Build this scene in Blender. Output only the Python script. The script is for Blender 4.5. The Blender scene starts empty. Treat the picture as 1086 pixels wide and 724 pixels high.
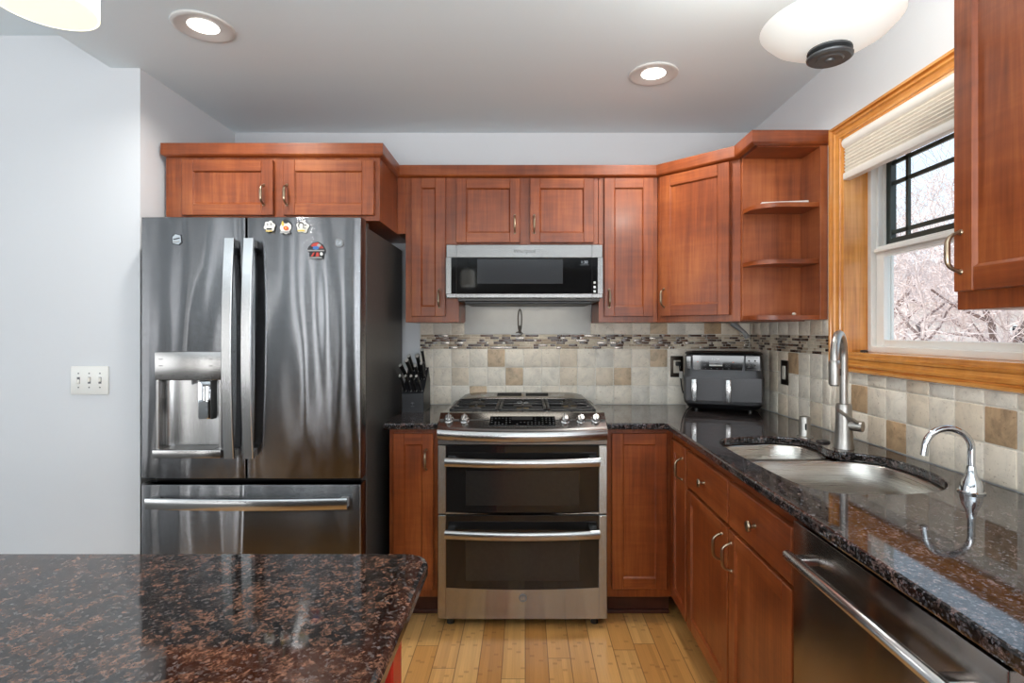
import bpy, bmesh, math, random
from mathutils import Vector, Matrix
R = math.radians
PI = math.pi
sc = bpy.context.scene
COL = sc.collection

# ------------------------------------------------------------------ camera, world, light
CAMZ = 1.33
cd = bpy.data.cameras.new('camera')
cam = bpy.data.objects.new('camera', cd); COL.objects.link(cam)
cam.location = (0, 0, CAMZ); cam.rotation_euler = (PI / 2, 0, 0)
cd.sensor_fit = 'HORIZONTAL'; cd.sensor_width = 36.0
cd.lens = 36.0 * 575.0 / 1086.0
cd.shift_x = -14.0 / 1086.0
cd.shift_y = -11.0 / 1086.0
cd.clip_start = 0.02; cd.clip_end = 200
sc.camera = cam

sc.view_settings.view_transform = 'Standard'
sc.view_settings.look = 'None'
sc.view_settings.gamma = 1.0
sc.view_settings.use_curve_mapping = False
sc.view_settings.exposure = -0.22
cy = sc.cycles
cy.max_bounces = 10; cy.diffuse_bounces = 5; cy.glossy_bounces = 5; cy.transmission_bounces = 8
cy.transparent_max_bounces = 12
cy.sample_clamp_indirect = 6.0
cy.caustics_reflective = False; cy.caustics_refractive = False
cy.use_denoising = True

W = bpy.data.worlds.new('sky'); sc.world = W; W.use_nodes = True
nt = W.node_tree
bg = nt.nodes['Background']
SKY = 1.75
tcw = nt.nodes.new('ShaderNodeTexCoord')
sepw = nt.nodes.new('ShaderNodeSeparateXYZ')
nt.links.new(tcw.outputs['Generated'], sepw.inputs[0])
rw = nt.nodes.new('ShaderNodeValToRGB')
nt.links.new(sepw.outputs['Z'], rw.inputs[0])
rw.color_ramp.elements[0].position = 0.0; rw.color_ramp.elements[0].color = (0.80, 0.90, 1.0, 1)
rw.color_ramp.elements[1].position = 0.6; rw.color_ramp.elements[1].color = (0.58, 0.76, 1.0, 1)
nt.links.new(rw.outputs[0], bg.inputs['Color'])
bg.inputs['Strength'].default_value = SKY

def lamp(name, kind, loc, energy, rot=(0, 0, 0), size=None, size_y=None, color=(1, 1, 1), shape=None, radius=None, spread=None):
    l = bpy.data.lights.new(name, kind); l.energy = energy; l.color = color
    if kind == 'AREA':
        l.shape = shape or ('RECTANGLE' if size_y else 'SQUARE')
        l.size = size
        if size_y: l.size_y = size_y
        if spread: l.spread = spread
    if radius is not None and kind in ('POINT', 'SPOT'): l.shadow_soft_size = radius
    o = bpy.data.objects.new(name, l); COL.objects.link(o)
    o.location = loc; o.rotation_euler = rot
    return o

sun = lamp('sun', 'SUN', (0, 0, 8), 8.0); sun.data.angle = R(1.5)
sun.rotation_euler = Vector((0.62, -0.28, -0.73)).to_track_quat('-Z', 'Y').to_euler()

# unseen windows behind the camera, cut into strips to streak the steel (they open into the room at Y = -4.5)
YB = -4.5
BACKWIN = [(-5.95, -5.87, 0.05, 2.3, 5), (-5.62, -5.56, 0.05, 2.3, 4), (-5.30, -5.15, 0.05, 2.3, 9), (-4.30, -3.90, 0.05, 2.3, 16), (-3.55, -3.15, 0.05, 2.3, 20), (-2.88, -2.82, 0.05, 2.3, 4), (-2.30, -2.05, 0.05, 2.3, 12), (-1.05, -0.45, 0.05, 1.30, 6)]
for (a, b, z0, z1, e) in BACKWIN:
    lamp('streak_window_light', 'AREA', ((a + b) / 2, YB + 0.03, (z0 + z1) / 2), e * 0.85, (PI / 2, 0, 0), b - a, z1 - z0, (1.0, 0.985, 0.96))
lamp('side_fill_light', 'AREA', (-6.15, -1.2, 1.35), 78, (0, -PI / 2, 0), 2.0, 4.2, (0.975, 0.988, 1.0))  # added side fill in front of the solid far left wall
lamp('ceiling_fill_light', 'AREA', (-2.6, -1.6, 1.40), 72, (PI, 0, 0), 1.2, 1.2, (0.93, 0.968, 1.0))  # added upward fill for the ceiling, no lamp stands here
lamp('ceiling_fill_light', 'AREA', (0.20, -1.10, 1.25), 135, (PI - R(16), 0, 0), 1.8, 1.8, (0.93, 0.968, 1.0))  # second added uplight behind the camera, brightens the kitchen ceiling
por = lamp('window_portal', 'AREA', (1.52, 1.75, 1.67), 1.0, (0, PI / 2, 0), 0.95, 0.95)
por.data.cycles.is_portal = True

# ------------------------------------------------------------------ materials
def lin(c):
    return tuple((x / 255 / 12.92) if x / 255 <= 0.04045 else ((x / 255 + 0.055) / 1.055) ** 2.4 for x in c)

class NM:
    """a small node-material writer"""
    def __init__(s, name):
        s.m = bpy.data.materials.new(name); s.m.use_nodes = True
        s.t = s.m.node_tree; s.p = s.t.nodes['Principled BSDF']
        s.out = s.t.nodes['Material Output']
        s._pos = None
    def n(s, typ, **kw):
        x = s.t.nodes.new(typ)
        for k, v in kw.items(): setattr(x, k, v)
        return x
    def l(s, a, b): s.t.links.new(a, b)
    def pos(s):
        if s._pos is None: s._pos = s.n('ShaderNodeNewGeometry').outputs['Position']
        return s._pos
    def mapv(s, scale, loc=(0, 0, 0), src=None, rot=(0, 0, 0)):
        m = s.n('ShaderNodeMapping'); m.inputs['Scale'].default_value = scale
        m.inputs['Location'].default_value = loc; m.inputs['Rotation'].default_value = rot
        s.l(src if src is not None else s.pos(), m.inputs['Vector']); return m.outputs[0]
    def noise(s, vec, scale=1, detail=4, rough=0.55, dist=0.0):
        x = s.n('ShaderNodeTexNoise'); x.inputs['Scale'].default_value = scale
        x.inputs['Detail'].default_value = detail; x.inputs['Roughness'].default_value = rough
        x.inputs['Distortion'].default_value = dist
        s.l(vec, x.inputs['Vector']); return x.outputs['Fac']
    def ramp(s, fac, stops, interp='LINEAR'):
        r = s.n('ShaderNodeValToRGB'); r.color_ramp.interpolation = interp
        e = r.color_ramp.elements
        while len(e) < len(stops): e.new(0.5)
        for q, (p, c) in zip(e, stops):
            q.position = p; q.color = (*c, 1) if len(c) == 3 else c
        s.l(fac, r.inputs[0]); return r.outputs[0]
    def mix(s, fac, a, b, blend='MIX'):
        x = s.n('ShaderNodeMix'); x.data_type = 'RGBA'; x.blend_type = blend
        for i, v in ((0, fac), (6, a), (7, b)):
            if hasattr(v, 'is_output'): s.l(v, x.inputs[i])
            elif i == 0: x.inputs[0].default_value = v
            else: x.inputs[i].default_value = (*v, 1)
        return x.outputs[2]
    def math(s, op, a, b=None, c=None):
        x = s.n('ShaderNodeMath', operation=op)
        for i, v in enumerate((a, b, c)):
            if v is None: continue
            if hasattr(v, 'is_output'): s.l(v, x.inputs[i])
            else: x.inputs[i].default_value = v
        return x.outputs[0]
    def bump(s, h, strength=0.2, dist=0.002, normal=None):
        b = s.n('ShaderNodeBump'); b.inputs['Strength'].default_value = strength
        b.inputs['Distance'].default_value = dist
        s.l(h, b.inputs['Height'])
        if normal is not None: s.l(normal, b.inputs['Normal'])
        return b.outputs[0]
    def set(s, **kw):
        for k, v in kw.items():
            k = k.replace('_', ' ')
            i = s.p.inputs[k]
            if hasattr(v, 'is_output'): s.l(v, i)
            elif isinstance(v, tuple) and len(v) == 3 and i.type == 'RGBA': i.default_value = (*v, 1)
            else: i.default_value = v
        return s

def plain(name, rgb, rough=0.5, metal=0.0, var=0.06, scale=30, bump=0.0, coat=0.0, **kw):
    """a plain painted / moulded / cast surface with a little procedural unevenness"""
    m = NM(name); c = lin(rgb)
    f = m.noise(m.mapv((1, 1, 1)), scale, 3)
    lo = tuple(x * (1 - var) for x in c); hi = tuple(min(1, x * (1 + var)) for x in c)
    m.set(Base_Color=m.ramp(f, [(0.3, lo), (0.7, hi)]), Metallic=metal, Roughness=rough)
    if coat: m.set(Coat_Weight=coat, Coat_Roughness=0.12)
    if bump: m.set(Normal=m.bump(f, bump, 0.001))
    for k, v in kw.items(): m.set(**{k: v})
    return m.m

def wood(name, cols, grain, rough=0.36, coat=0.14, fine=1.0, wave=0.0):
    """grain: 'z' vertical grain, 'h' grain running along the horizontal"""
    m = NM(name)
    sc1 = (9, 9, 0.9) if grain == 'z' else (0.9, 0.9, 9)
    sc2 = (120, 120, 3.5) if grain == 'z' else (3.5, 3.5, 120)
    big = m.noise(m.mapv((1.6, 1.6, 1.1)), 2.2, 3, 0.5, 0.4)
    fig = m.noise(m.mapv(sc1), 1.6, 6, 0.6, 1.2)
    pore = m.noise(m.mapv(sc2), 1.0, 3, 0.6)
    chat = m.noise(m.mapv((3, 3, 22) if grain == 'z' else (22, 22, 3)), 1.5, 2, 0.5, 0.6)
    v = m.math('ADD', m.math('MULTIPLY', fig, 0.42), m.math('MULTIPLY', big, 0.43))
    v = m.math('ADD', v, m.math('MULTIPLY', chat, 0.15))
    v = m.math('ADD', v, m.math('MULTIPLY', m.math('SUBTRACT', pore, 0.5), 0.22 * fine))
    a, b, c = [lin(x) for x in cols]
    m.set(Base_Color=m.ramp(v, [(0.31, a), (0.5, b), (0.69, c)]), Roughness=rough,
          Coat_Weight=coat, Coat_Roughness=0.18, Normal=m.bump(pore, 0.06, 0.0006))
    return m.m

CH = [(86, 34, 12), (132, 64, 27), (168, 94, 46)]
wood_v = wood('cherry_wood', CH, 'z')
wood_h = wood('cherry_wood_across', CH, 'h')
shelf_wood = wood('cherry_veneer', [(108, 50, 24), (152, 82, 44), (178, 106, 62)], 'z')
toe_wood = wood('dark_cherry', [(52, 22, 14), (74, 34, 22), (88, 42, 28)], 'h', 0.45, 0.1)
OAK = [(174, 106, 42), (210, 142, 66), (226, 164, 92)]
oak_v = wood('golden_oak', OAK, 'z', 0.25, 0.5, 2.4)
oak_h = wood('golden_oak_across', OAK, 'h', 0.25, 0.5, 2.4)

def paint(name, rgb, rough=0.75):
    m = NM(name); c = lin(rgb)
    f = m.noise(m.mapv((1, 1, 1)), 160, 4, 0.6)
    m.set(Base_Color=m.ramp(f, [(0.2, tuple(x * 0.985 for x in c)), (0.8, c)]), Roughness=rough,
          Normal=m.bump(f, 0.05, 0.0008))
    return m.m
wall_paint = paint('wall_paint', (214, 216, 219))
ceil_paint = paint('ceiling_paint', (225, 234, 238), 0.85)
white_trim = paint('white_plastic', (232, 231, 226), 0.35)

def steel(name, rgb=(176, 176, 178), rough=0.2, wav=0.0, dirz=True, vsmear=False, brush=0.06, arot=0.25):
    m = NM(name); c = lin(rgb)
    st = (1200, 1200, 4) if dirz else (4, 4, 1200)
    f = m.noise(m.mapv(st), 1.0, 2, 0.5)
    m.set(Base_Color=m.ramp(f, [(0.3, tuple(x * 0.94 for x in c)), (0.7, c)]), Metallic=1.0,
          Roughness=m.math('ADD', m.math('MULTIPLY', f, 0.08), rough - 0.04))
    nrm = m.bump(f, brush, 0.0004)
    if vsmear:
        tg = m.n('ShaderNodeTangent', direction_type='RADIAL', axis='Z')
        m.l(tg.outputs[0], m.p.inputs['Tangent']); m.set(Anisotropic=0.6, Anisotropic_Rotation=arot)
    if wav:
        g = m.noise(m.mapv((4.5, 4.5, 0.75)), 1.0, 1, 0.4, 0.3)
        nrm = m.bump(g, wav, 0.02, nrm)
    if vsmear:                                    # fine horizontal brush lines tilt the surface up and down
        w = m.noise(m.mapv((500, 500, 9000)), 1.0, 0, 0.5)
        cb = m.n('ShaderNodeCombineXYZ'); m.l(m.math('MULTIPLY', m.math('SUBTRACT', w, 0.5), vsmear), cb.inputs[2])
        ad = m.n('ShaderNodeVectorMath', operation='ADD'); m.l(nrm, ad.inputs[0]); m.l(cb.outputs[0], ad.inputs[1])
        no = m.n('ShaderNodeVectorMath', operation='NORMALIZE'); m.l(ad.outputs[0], no.inputs[0]); nrm = no.outputs[0]
    m.set(Normal=nrm)
    return m.m
fridge_steel = steel('fridge_stainless', (132, 132, 134), 0.08, 1.0, False, 1.15)
mw_steel = steel('microwave_stainless', (138, 136, 134), 0.26, 0.5, False)
range_steel = steel('range_stainless', (176, 174, 171), 0.16, 0.35, False, 1.6)
st_h = steel('brushed_stainless', (172, 170, 168), 0.24, 0.0, False)
st_v = steel('brushed_stainless_upright', (190, 189, 188), 0.26, 0.0, True)
handle_steel = steel('handle_stainless', (200, 200, 200), 0.22, 0, False)
dish_steel = steel('dishwasher_stainless', (150, 142, 136), 0.18, 0.3, False, 0.5)
sink_steel = steel('sink_stainless', (205, 200, 192), 0.28, 0.0, False)
nickel = plain('brushed_nickel', (172, 169, 164), 0.36, 1.0, 0.04, 80)
wire_grey = plain('twisted_wire', (84, 80, 74), 0.45, 0.4, 0.1, 60)
pull_metal = plain('antique_nickel', (160, 142, 120), 0.28, 1.0, 0.08, 60)
chrome = plain('chrome', (215, 218, 222), 0.05, 1.0, 0.02, 20)
iron = plain('cast_iron', (30, 29, 29), 0.5, 0.0, 0.25, 120, 0.3)
black_gloss = plain('black_glass', (11, 11, 12), 0.05, 0.0, 0.1, 8)
oven_glass = plain('oven_glass', (26, 25, 25), 0.07, 0.0, 0.1, 8)
oven_window = plain('oven_window_glass', (42, 40, 38), 0.09, 0.0, 0.1, 60)
mw_window = plain('microwave_window', (52, 54, 57), 0.1, 0.0, 0.05, 200)
black_plastic = plain('black_plastic', (22, 22, 23), 0.4, 0.0, 0.15, 60, 0.05)
dark_case = plain('dark_grey_case', (80, 78, 75), 0.42, 0.35, 0.08, 40, 0.04)
gap_black = plain('black_gap', (8, 8, 8), 0.7)
grey_plastic = plain('grey_plastic', (120, 121, 122), 0.35, 0.2, 0.05, 60)
fryer_grey = plain('dark_grey_metallic', (66, 66, 68), 0.38, 0.2, 0.08, 150)
print_white = plain('white_print', (215, 215, 212), 0.5)
print_grey = plain('grey_print', (104, 104, 106), 0.5)
bronze = plain('dark_bronze', (58, 50, 42), 0.35, 0.8, 0.1, 60)
finial_grey = plain('finial_pewter', (98, 101, 102), 0.45, 0.6, 0.08, 40)
blk_block = plain('black_painted_wood', (34, 35, 38), 0.4, 0, 0.12, 50, 0.05)
red_paint = plain('red_paint', (168, 30, 16), 0.4, 0, 0.08, 12, 0.04, 0.2)
vinyl = plain('white_vinyl', (226, 225, 220), 0.35, 0, 0.02, 20)
dark_sash = plain('dark_green_sash', (44, 52, 48), 0.4, 0, 0.1, 20)
panel_grey = plain('grey_splash_panel', (150, 148, 143), 0.4, 0.25, 0.05, 14)
cable_grey = plain('grey_cable', (150, 150, 150), 0.5, 0.2, 0.1, 60)
gold_metal = plain('brass_burner', (120, 108, 84), 0.45, 0.8, 0.1, 60)

def emis(name, rgb, strength, base=(230, 230, 225)):
    m = NM(name); c = lin(rgb)
    f = m.noise(m.mapv((1, 1, 1)), 9, 2)
    m.set(Base_Color=lin(base), Roughness=0.4, Emission_Color=m.ramp(f, [(0, tuple(x * 0.97 for x in c)), (1, c)]), Emission_Strength=strength)
    return m.m
lamp_disc = emis('lit_diffuser', (255, 250, 240), 6.0)
dish_glass = emis('lit_opal_glass', (255, 253, 244), 0.4)
shade_glass = emis('lit_pendant_glass', (255, 241, 216), 0.72)
display_white = emis('lit_display', (220, 232, 240), 0.7, (30, 30, 30))

def glass(name):
    m = NM(name)
    f = m.noise(m.mapv((1, 1, 1)), 3, 1)
    m.t.nodes.remove(m.p)
    tr = m.n('ShaderNodeBsdfTransparent'); gl = m.n('ShaderNodeBsdfGlossy'); gl.inputs['Roughness'].default_value = 0.01
    tr.inputs['Color'].default_value = (0.97, 0.985, 0.98, 1)
    lw = m.n('ShaderNodeLayerWeight'); lw.inputs['Blend'].default_value = 0.5
    fr5 = m.math('ADD', m.math('MULTIPLY', m.math('POWER', lw.outputs['Facing'], 5.0), 0.8), 0.035)
    mx = m.n('ShaderNodeMixShader')
    m.l(m.math('MULTIPLY', fr5, m.math('ADD', m.math('MULTIPLY', f, 0.05), 0.9)), mx.inputs[0])
    m.l(tr.outputs[0], mx.inputs[1]); m.l(gl.outputs[0], mx.inputs[2])
    m.l(mx.outputs[0], m.out.inputs['Surface'])
    return m.m
pane_glass = glass('window_glass')

def granite(name, browns, greys, lo=0.66, hi=0.84):
    m = NM(name)
    p = m.mapv((1, 1, 1))
    def vor(scale, warp, wsc):
        v = m.n('ShaderNodeTexVoronoi'); v.inputs['Scale'].default_value = scale
        q = m.n('ShaderNodeVectorMath', operation='MULTIPLY_ADD')
        nn = m.n('ShaderNodeTexNoise'); nn.inputs['Scale'].default_value = wsc; nn.inputs['Detail'].default_value = 4; nn.inputs['Roughness'].default_value = 0.7
        m.l(p, nn.inputs['Vector']); m.l(nn.outputs['Color'], q.inputs[0]); q.inputs[1].default_value = (warp,) * 3; m.l(p, q.inputs[2])
        m.l(q.outputs[0], v.inputs['Vector'])
        sp = m.n('ShaderNodeSeparateColor'); m.l(v.outputs['Color'], sp.inputs[0]); return sp
    a = vor(85, 0.020, 75); b = vor(230, 0.008, 160)
    clus = m.noise(m.mapv((1, 1, 1), (3, 1, 0)), 16, 4, 0.65)
    sel = m.math('ADD', m.math('MULTIPLY', a.outputs[0], 0.55), m.math('MULTIPLY', clus, 0.75))
    brown = m.ramp(b.outputs[1], [(i / 2, lin(q)) for i, q in enumerate(browns)])
    dark = m.ramp(b.outputs[0], [(0.0, lin((14, 13, 13))), (0.5, lin((32, 29, 28))), (0.75, lin(greys[0])), (1.0, lin(greys[1]))])
    c = m.mix(m.ramp(sel, [(lo, (0, 0, 0)), (hi, (1, 1, 1))]), dark, brown)
    dk = m.ramp(m.noise(p, 170, 4, 0.75), [(0.40, (0.25, 0.25, 0.26)), (0.52, (1, 1, 1))])
    c = m.mix(1.0, c, dk, 'MULTIPLY')
    m.set(Base_Color=c, Roughness=0.05, Specular_IOR_Level=0.65)
    return m.m
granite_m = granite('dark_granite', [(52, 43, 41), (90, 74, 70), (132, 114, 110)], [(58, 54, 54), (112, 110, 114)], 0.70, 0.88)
granite_warm_lit = granite('pendant_lit_granite', [(58, 41, 33), (92, 65, 51), (130, 96, 79)], [(58, 48, 43), (96, 90, 88)], 0.64, 0.82)  # same stone as the counters, pendant warmth put into the colour

def stone(name, rgb, var=0.14):
    m = NM(name); c = lin(rgb)
    p = m.mapv((1, 1, 1))
    a = m.noise(p, 14, 6, 0.65, 0.8); b = m.noise(p, 90, 4, 0.7)
    col = m.ramp(a, [(0.28, tuple(x * (1 - 1.6 * var) for x in c)), (0.5, c), (0.75, tuple(min(1, x * (1 + var)) for x in c))])
    pit = m.ramp(b, [(0.30, (0.62, 0.56, 0.50)), (0.40, (1, 1, 1))])
    m.set(Base_Color=m.mix(1.0, col, pit, 'MULTIPLY'), Roughness=0.5, Normal=m.bump(m.math('ADD', a, b), 0.6, 0.003))
    return m.m
TILES = [stone('travertine_cream', (238, 229, 213)), stone('travertine_ivory', (233, 222, 204)), stone('travertine_beige', (224, 209, 187)),
         stone('travertine_grey', (224, 217, 204)), stone('travertine_tan', (206, 182, 152), 0.28), stone('travertine_walnut', (184, 154, 120), 0.3)]
grout = stone('grout', (230, 223, 210), 0.06)
MOS = [plain('mosaic_brown_glass', (66, 40, 26), 0.12, 0, 0.25, 60, coat=0.4), plain('mosaic_mocha_glass', (104, 74, 54), 0.15, 0, 0.2, 60, coat=0.4),
       plain('mosaic_steel', (150, 142, 134), 0.25, 0.8, 0.08, 80), stone('mosaic_cream', (206, 192, 170)), stone('mosaic_taupe', (176, 156, 132))]

def bamboo():
    m = NM('bamboo_floor')
    sp = m.n('ShaderNodeSeparateXYZ'); m.l(m.pos(), sp.inputs[0])
    X, Y = sp.outputs['X'], sp.outputs['Y']
    bw = 0.092
    bi = m.math('FLOOR', m.math('DIVIDE', X, bw))
    wn = m.n('ShaderNodeTexWhiteNoise', noise_dimensions='1D'); m.l(bi, wn.inputs['W'])
    yo = m.math('ADD', m.math('DIVIDE', Y, 1.15), m.math('MULTIPLY', wn.outputs['Value'], 7.3))
    yi = m.math('FLOOR', yo)
    w2 = m.n('ShaderNodeTexWhiteNoise', noise_dimensions='2D')
    cb = m.n('ShaderNodeCombineXYZ'); m.l(bi, cb.inputs[0]); m.l(yi, cb.inputs[1]); m.l(cb.outputs[0], w2.inputs['Vector'])
    board = m.ramp(w2.outputs['Value'], [(0.0, lin((196, 138, 76))), (0.5, lin((216, 160, 94))), (1.0, lin((228, 180, 116)))])
    # bamboo strips inside a board
    si = m.math('FLOOR', m.math('DIVIDE', X, bw / 5))
    w3 = m.n('ShaderNodeTexWhiteNoise', noise_dimensions='2D')
    cb2 = m.n('ShaderNodeCombineXYZ'); m.l(si, cb2.inputs[0]); m.l(yi, cb2.inputs[1]); m.l(cb2.outputs[0], w3.inputs['Vector'])
    c = m.mix(1.0, board, m.ramp(w3.outputs['Value'], [(0, (0.84, 0.81, 0.76)), (1, (1.04, 1.03, 1.02))]), 'MULTIPLY')
    fib = m.noise(m.mapv((300, 5, 1)), 1.0, 3, 0.6)
    c = m.mix(1.0, c, m.ramp(fib, [(0.3, (0.88, 0.86, 0.82)), (0.7, (1.03, 1.02, 1.0))]), 'MULTIPLY')
    # nodes: short dark cross marks
    ny = m.math('FRACT', m.math('ADD', m.math('DIVIDE', Y, 0.27), m.math('MULTIPLY', w3.outputs['Value'], 11.0)))
    nd = m.math('ABSOLUTE', m.math('SUBTRACT', ny, 0.5))
    c = m.mix(m.ramp(nd, [(0.0, (0.4,) * 3), (0.016, (0.28,) * 3), (0.034, (0, 0, 0))]), c, lin((128, 74, 30)))
    # seams
    fx = m.math('FRACT', m.math('DIVIDE', X, bw)); ex = m.math('MINIMUM', fx, m.math('SUBTRACT', 1.0, fx))
    fy = m.math('FRACT', yo); ey = m.math('MULTIPLY', m.math('MINIMUM', fy, m.math('SUBTRACT', 1.0, fy)), 1.15 / bw)
    e = m.math('MINIMUM', ex, ey)
    seam = m.ramp(e, [(0.0, (1, 1, 1)), (0.012, (0.8,) * 3), (0.028, (0, 0, 0))])
    c = m.mix(m.math('MULTIPLY', seam, 0.8), c, lin((92, 54, 22)))
    m.set(Base_Color=c, Roughness=0.28, Coat_Weight=0.25, Coat_Roughness=0.15, Normal=m.bump(m.math('SUBTRACT', 1.0, seam), 0.3, 0.001))
    return m.m
floor_m = bamboo()

# ------------------------------------------------------------------ mesh writer
class MB:
    def __init__(s, M=None):
        s.v = []; s.f = []; s.mi = []; s.mats = []; s.M = M
    def slot(s, m):
        if m not in s.mats: s.mats.append(m)
        return s.mats.index(m)
    def add(s, vs, fs, m=None, M=None):
        k = len(s.v); sl = s.slot(m)
        T = None
        if M is not None: T = M
        if s.M is not None: T = s.M @ T if T is not None else s.M
        vs = [Vector(q) for q in vs]
        if T is not None: vs = [T @ q for q in vs]
        s.v += vs
        for f in fs:
            s.f.append([i + k for i in f]); s.mi.append(sl)
        return s
    def addbm(s, bm, m=None, M=None):
        bm.verts.index_update()
        vs = [q.co.copy() for q in bm.verts]; fs = [[q.index for q in f.verts] for f in bm.faces]
        bm.free(); return s.add(vs, fs, m, M)
    def box(s, x0, x1, y0, y1, z0, z1, b=0.0, m=None, seg=1, M=None):
        vs = [(x, y, z) for x in (x0, x1) for y in (y0, y1) for z in (z0, z1)]
        fs = [(0, 1, 3, 2), (4, 6, 7, 5), (0, 4, 5, 1), (2, 3, 7, 6), (0, 2, 6, 4), (1, 5, 7, 3)]
        if b <= 0: return s.add(vs, fs, m, M)
        bm = bmesh.new(); bv = [bm.verts.new(q) for q in vs]
        for f in fs: bm.faces.new([bv[i] for i in f])
        bmesh.ops.bevel(bm, geom=bm.edges[:], offset=b, segments=seg, profile=0.5, affect='EDGES')
        return s.addbm(bm, m, M)
    def prism(s, poly, z0, z1, b=0.0, m=None, seg=1, M=None):
        n = len(poly)
        vs = [(p[0], p[1], z0) for p in poly] + [(p[0], p[1], z1) for p in poly]
        fs = [list(range(n))[::-1], list(range(n, 2 * n))] + [(i, (i + 1) % n, n + (i + 1) % n, n + i) for i in range(n)]
        if b <= 0: return s.add(vs, fs, m, M)
        bm = bmesh.new(); bv = [bm.verts.new(q) for q in vs]
        for f in fs: bm.faces.new([bv[i] for i in f])
        bmesh.ops.bevel(bm, geom=[e for e in bm.edges if e.calc_face_angle(0) > 0.6], offset=b, segments=seg, profile=0.5, affect='EDGES')
        return s.addbm(bm, m, M)
    def lathe(s, prof, o=(0, 0, 0), axis=(0, 0, 1), seg=24, m=None, M=None, sx=1.0):
        q = Vector((0, 0, 1)).rotation_difference(Vector(axis).normalized()); o = Vector(o)
        vs = []; fs = []; n = len(prof)
        for i in range(seg):
            a = 2 * PI * i / seg
            for (r, z) in prof:
                vs.append(o + q @ Vector((r * math.cos(a) * sx, r * math.sin(a), z)))
        for i in range(seg):
            j = (i + 1) % seg
            for k in range(n - 1):
                fs.append((i * n + k, j * n + k, j * n + k + 1, i * n + k + 1))
        if prof[0][0] > 1e-6: fs.append([i * n for i in range(seg)][::-1])
        if prof[-1][0] > 1e-6: fs.append([i * n + n - 1 for i in range(seg)])
        bm = bmesh.new(); bv = [bm.verts.new(x) for x in vs]
        for f in fs:
            try: bm.faces.new([bv[i] for i in f])
            except ValueError: pass
        bmesh.ops.remove_doubles(bm, verts=bm.verts[:], dist=1e-6)
        return s.addbm(bm, m, M)
    def cyl(s, p0, p1, r0, r1=None, seg=16, m=None, M=None):
        p0 = Vector(p0); p1 = Vector(p1); r1 = r0 if r1 is None else r1
        return s.lathe([(r0, 0), (r1, (p1 - p0).length)], p0, p1 - p0, seg, m, M)
    def tube(s, pts, r, seg=10, m=None, M=None, prof=None, up=None, closed=False):
        """sweep a circle (or a 2-D profile prof [(u,v)..]) along pts; r a number or a list"""
        pts = [Vector(p) for p in pts]; n = len(pts)
        rs = r if isinstance(r, (list, tuple)) else [r] * n
        prof = prof or [(math.cos(2 * PI * i / seg), math.sin(2 * PI * i / seg)) for i in range(seg)]
        k = len(prof); vs = []; fs = []
        def tan(i):
            if closed: return (pts[(i + 1) % n] - pts[i - 1]).normalized()
            return (pts[min(i + 1, n - 1)] - pts[max(i - 1, 0)]).normalized()
        t = tan(0)
        u = Vector(up) if up else (Vector((0, 0, 1)) if abs(t.z) < 0.9 else Vector((1, 0, 0)))
        u = (u - t * u.dot(t)).normalized()
        for i in range(n):
            t2 = tan(i)
            if up: u = Vector(up)
            u = (u - t2 * u.dot(t2)).normalized(); w = t2.cross(u)
            for (a, b) in prof: vs.append(pts[i] + (u * a + w * b) * rs[i])
        for i in range(n if closed else n - 1):
            j = (i + 1) % n
            for c in range(k):
                d = (c + 1) % k
                fs.append((i * k + c, i * k + d, j * k + d, j * k + c))
        if not closed:
            fs.append(list(range(k))[::-1]); fs.append([(n - 1) * k + c for c in range(k)])
        return s.add(vs, fs, m, M)
    def loft(s, rings, m=None, cap0=True, cap1=True, closed=True, M=None):
        k = len(rings[0]); vs = [p for r in rings for p in r]; fs = []
        for i in range(len(rings) - 1):
            for c in range(k if closed else k - 1):
                d = (c + 1) % k
                fs.append((i * k + c, i * k + d, (i + 1) * k + d, (i + 1) * k + c))
        if cap0: fs.append(list(range(k))[::-1])
        if cap1: fs.append([(len(rings) - 1) * k + c for c in range(k)])
        return s.add(vs, fs, m, M)
    def text(s, txt, size, M, m, ext=0.0003, align='CENTER'):
        cu = bpy.data.curves.new('t', 'FONT'); cu.body = txt; cu.size = size; cu.align_x = align; cu.extrude = ext
        ob = bpy.data.objects.new('t', cu); COL.objects.link(ob)
        dg = bpy.context.evaluated_depsgraph_get()
        me = bpy.data.meshes.new_from_object(ob.evaluated_get(dg))
        s.add([v.co.copy() for v in me.vertices], [list(p.vertices) for p in me.polygons], m, M)
        bpy.data.objects.remove(ob); bpy.data.curves.remove(cu); bpy.data.meshes.remove(me)
        return s
    def mesh(s, name, inv=None, smooth=35, off=None):
        me = bpy.data.meshes.new(name)
        vs = s.v
        if inv is not None: vs = [inv @ q for q in vs]
        me.from_pydata([tuple(q) for q in vs], [], s.f)
        for m in s.mats: me.materials.append(m)
        for p, i in zip(me.polygons, s.mi): p.material_index = i
        bm = bmesh.new(); bm.from_mesh(me); bmesh.ops.recalc_face_normals(bm, faces=bm.faces[:]); bm.to_mesh(me); bm.free()
        if smooth:
            me.shade_smooth(); me.set_sharp_from_angle(angle=R(smooth))
        me.update()
        return me

def tagit(o, label, cat, group=None):
    o['label'] = label; o['category'] = cat
    if group: o['group'] = group
    return o

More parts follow.
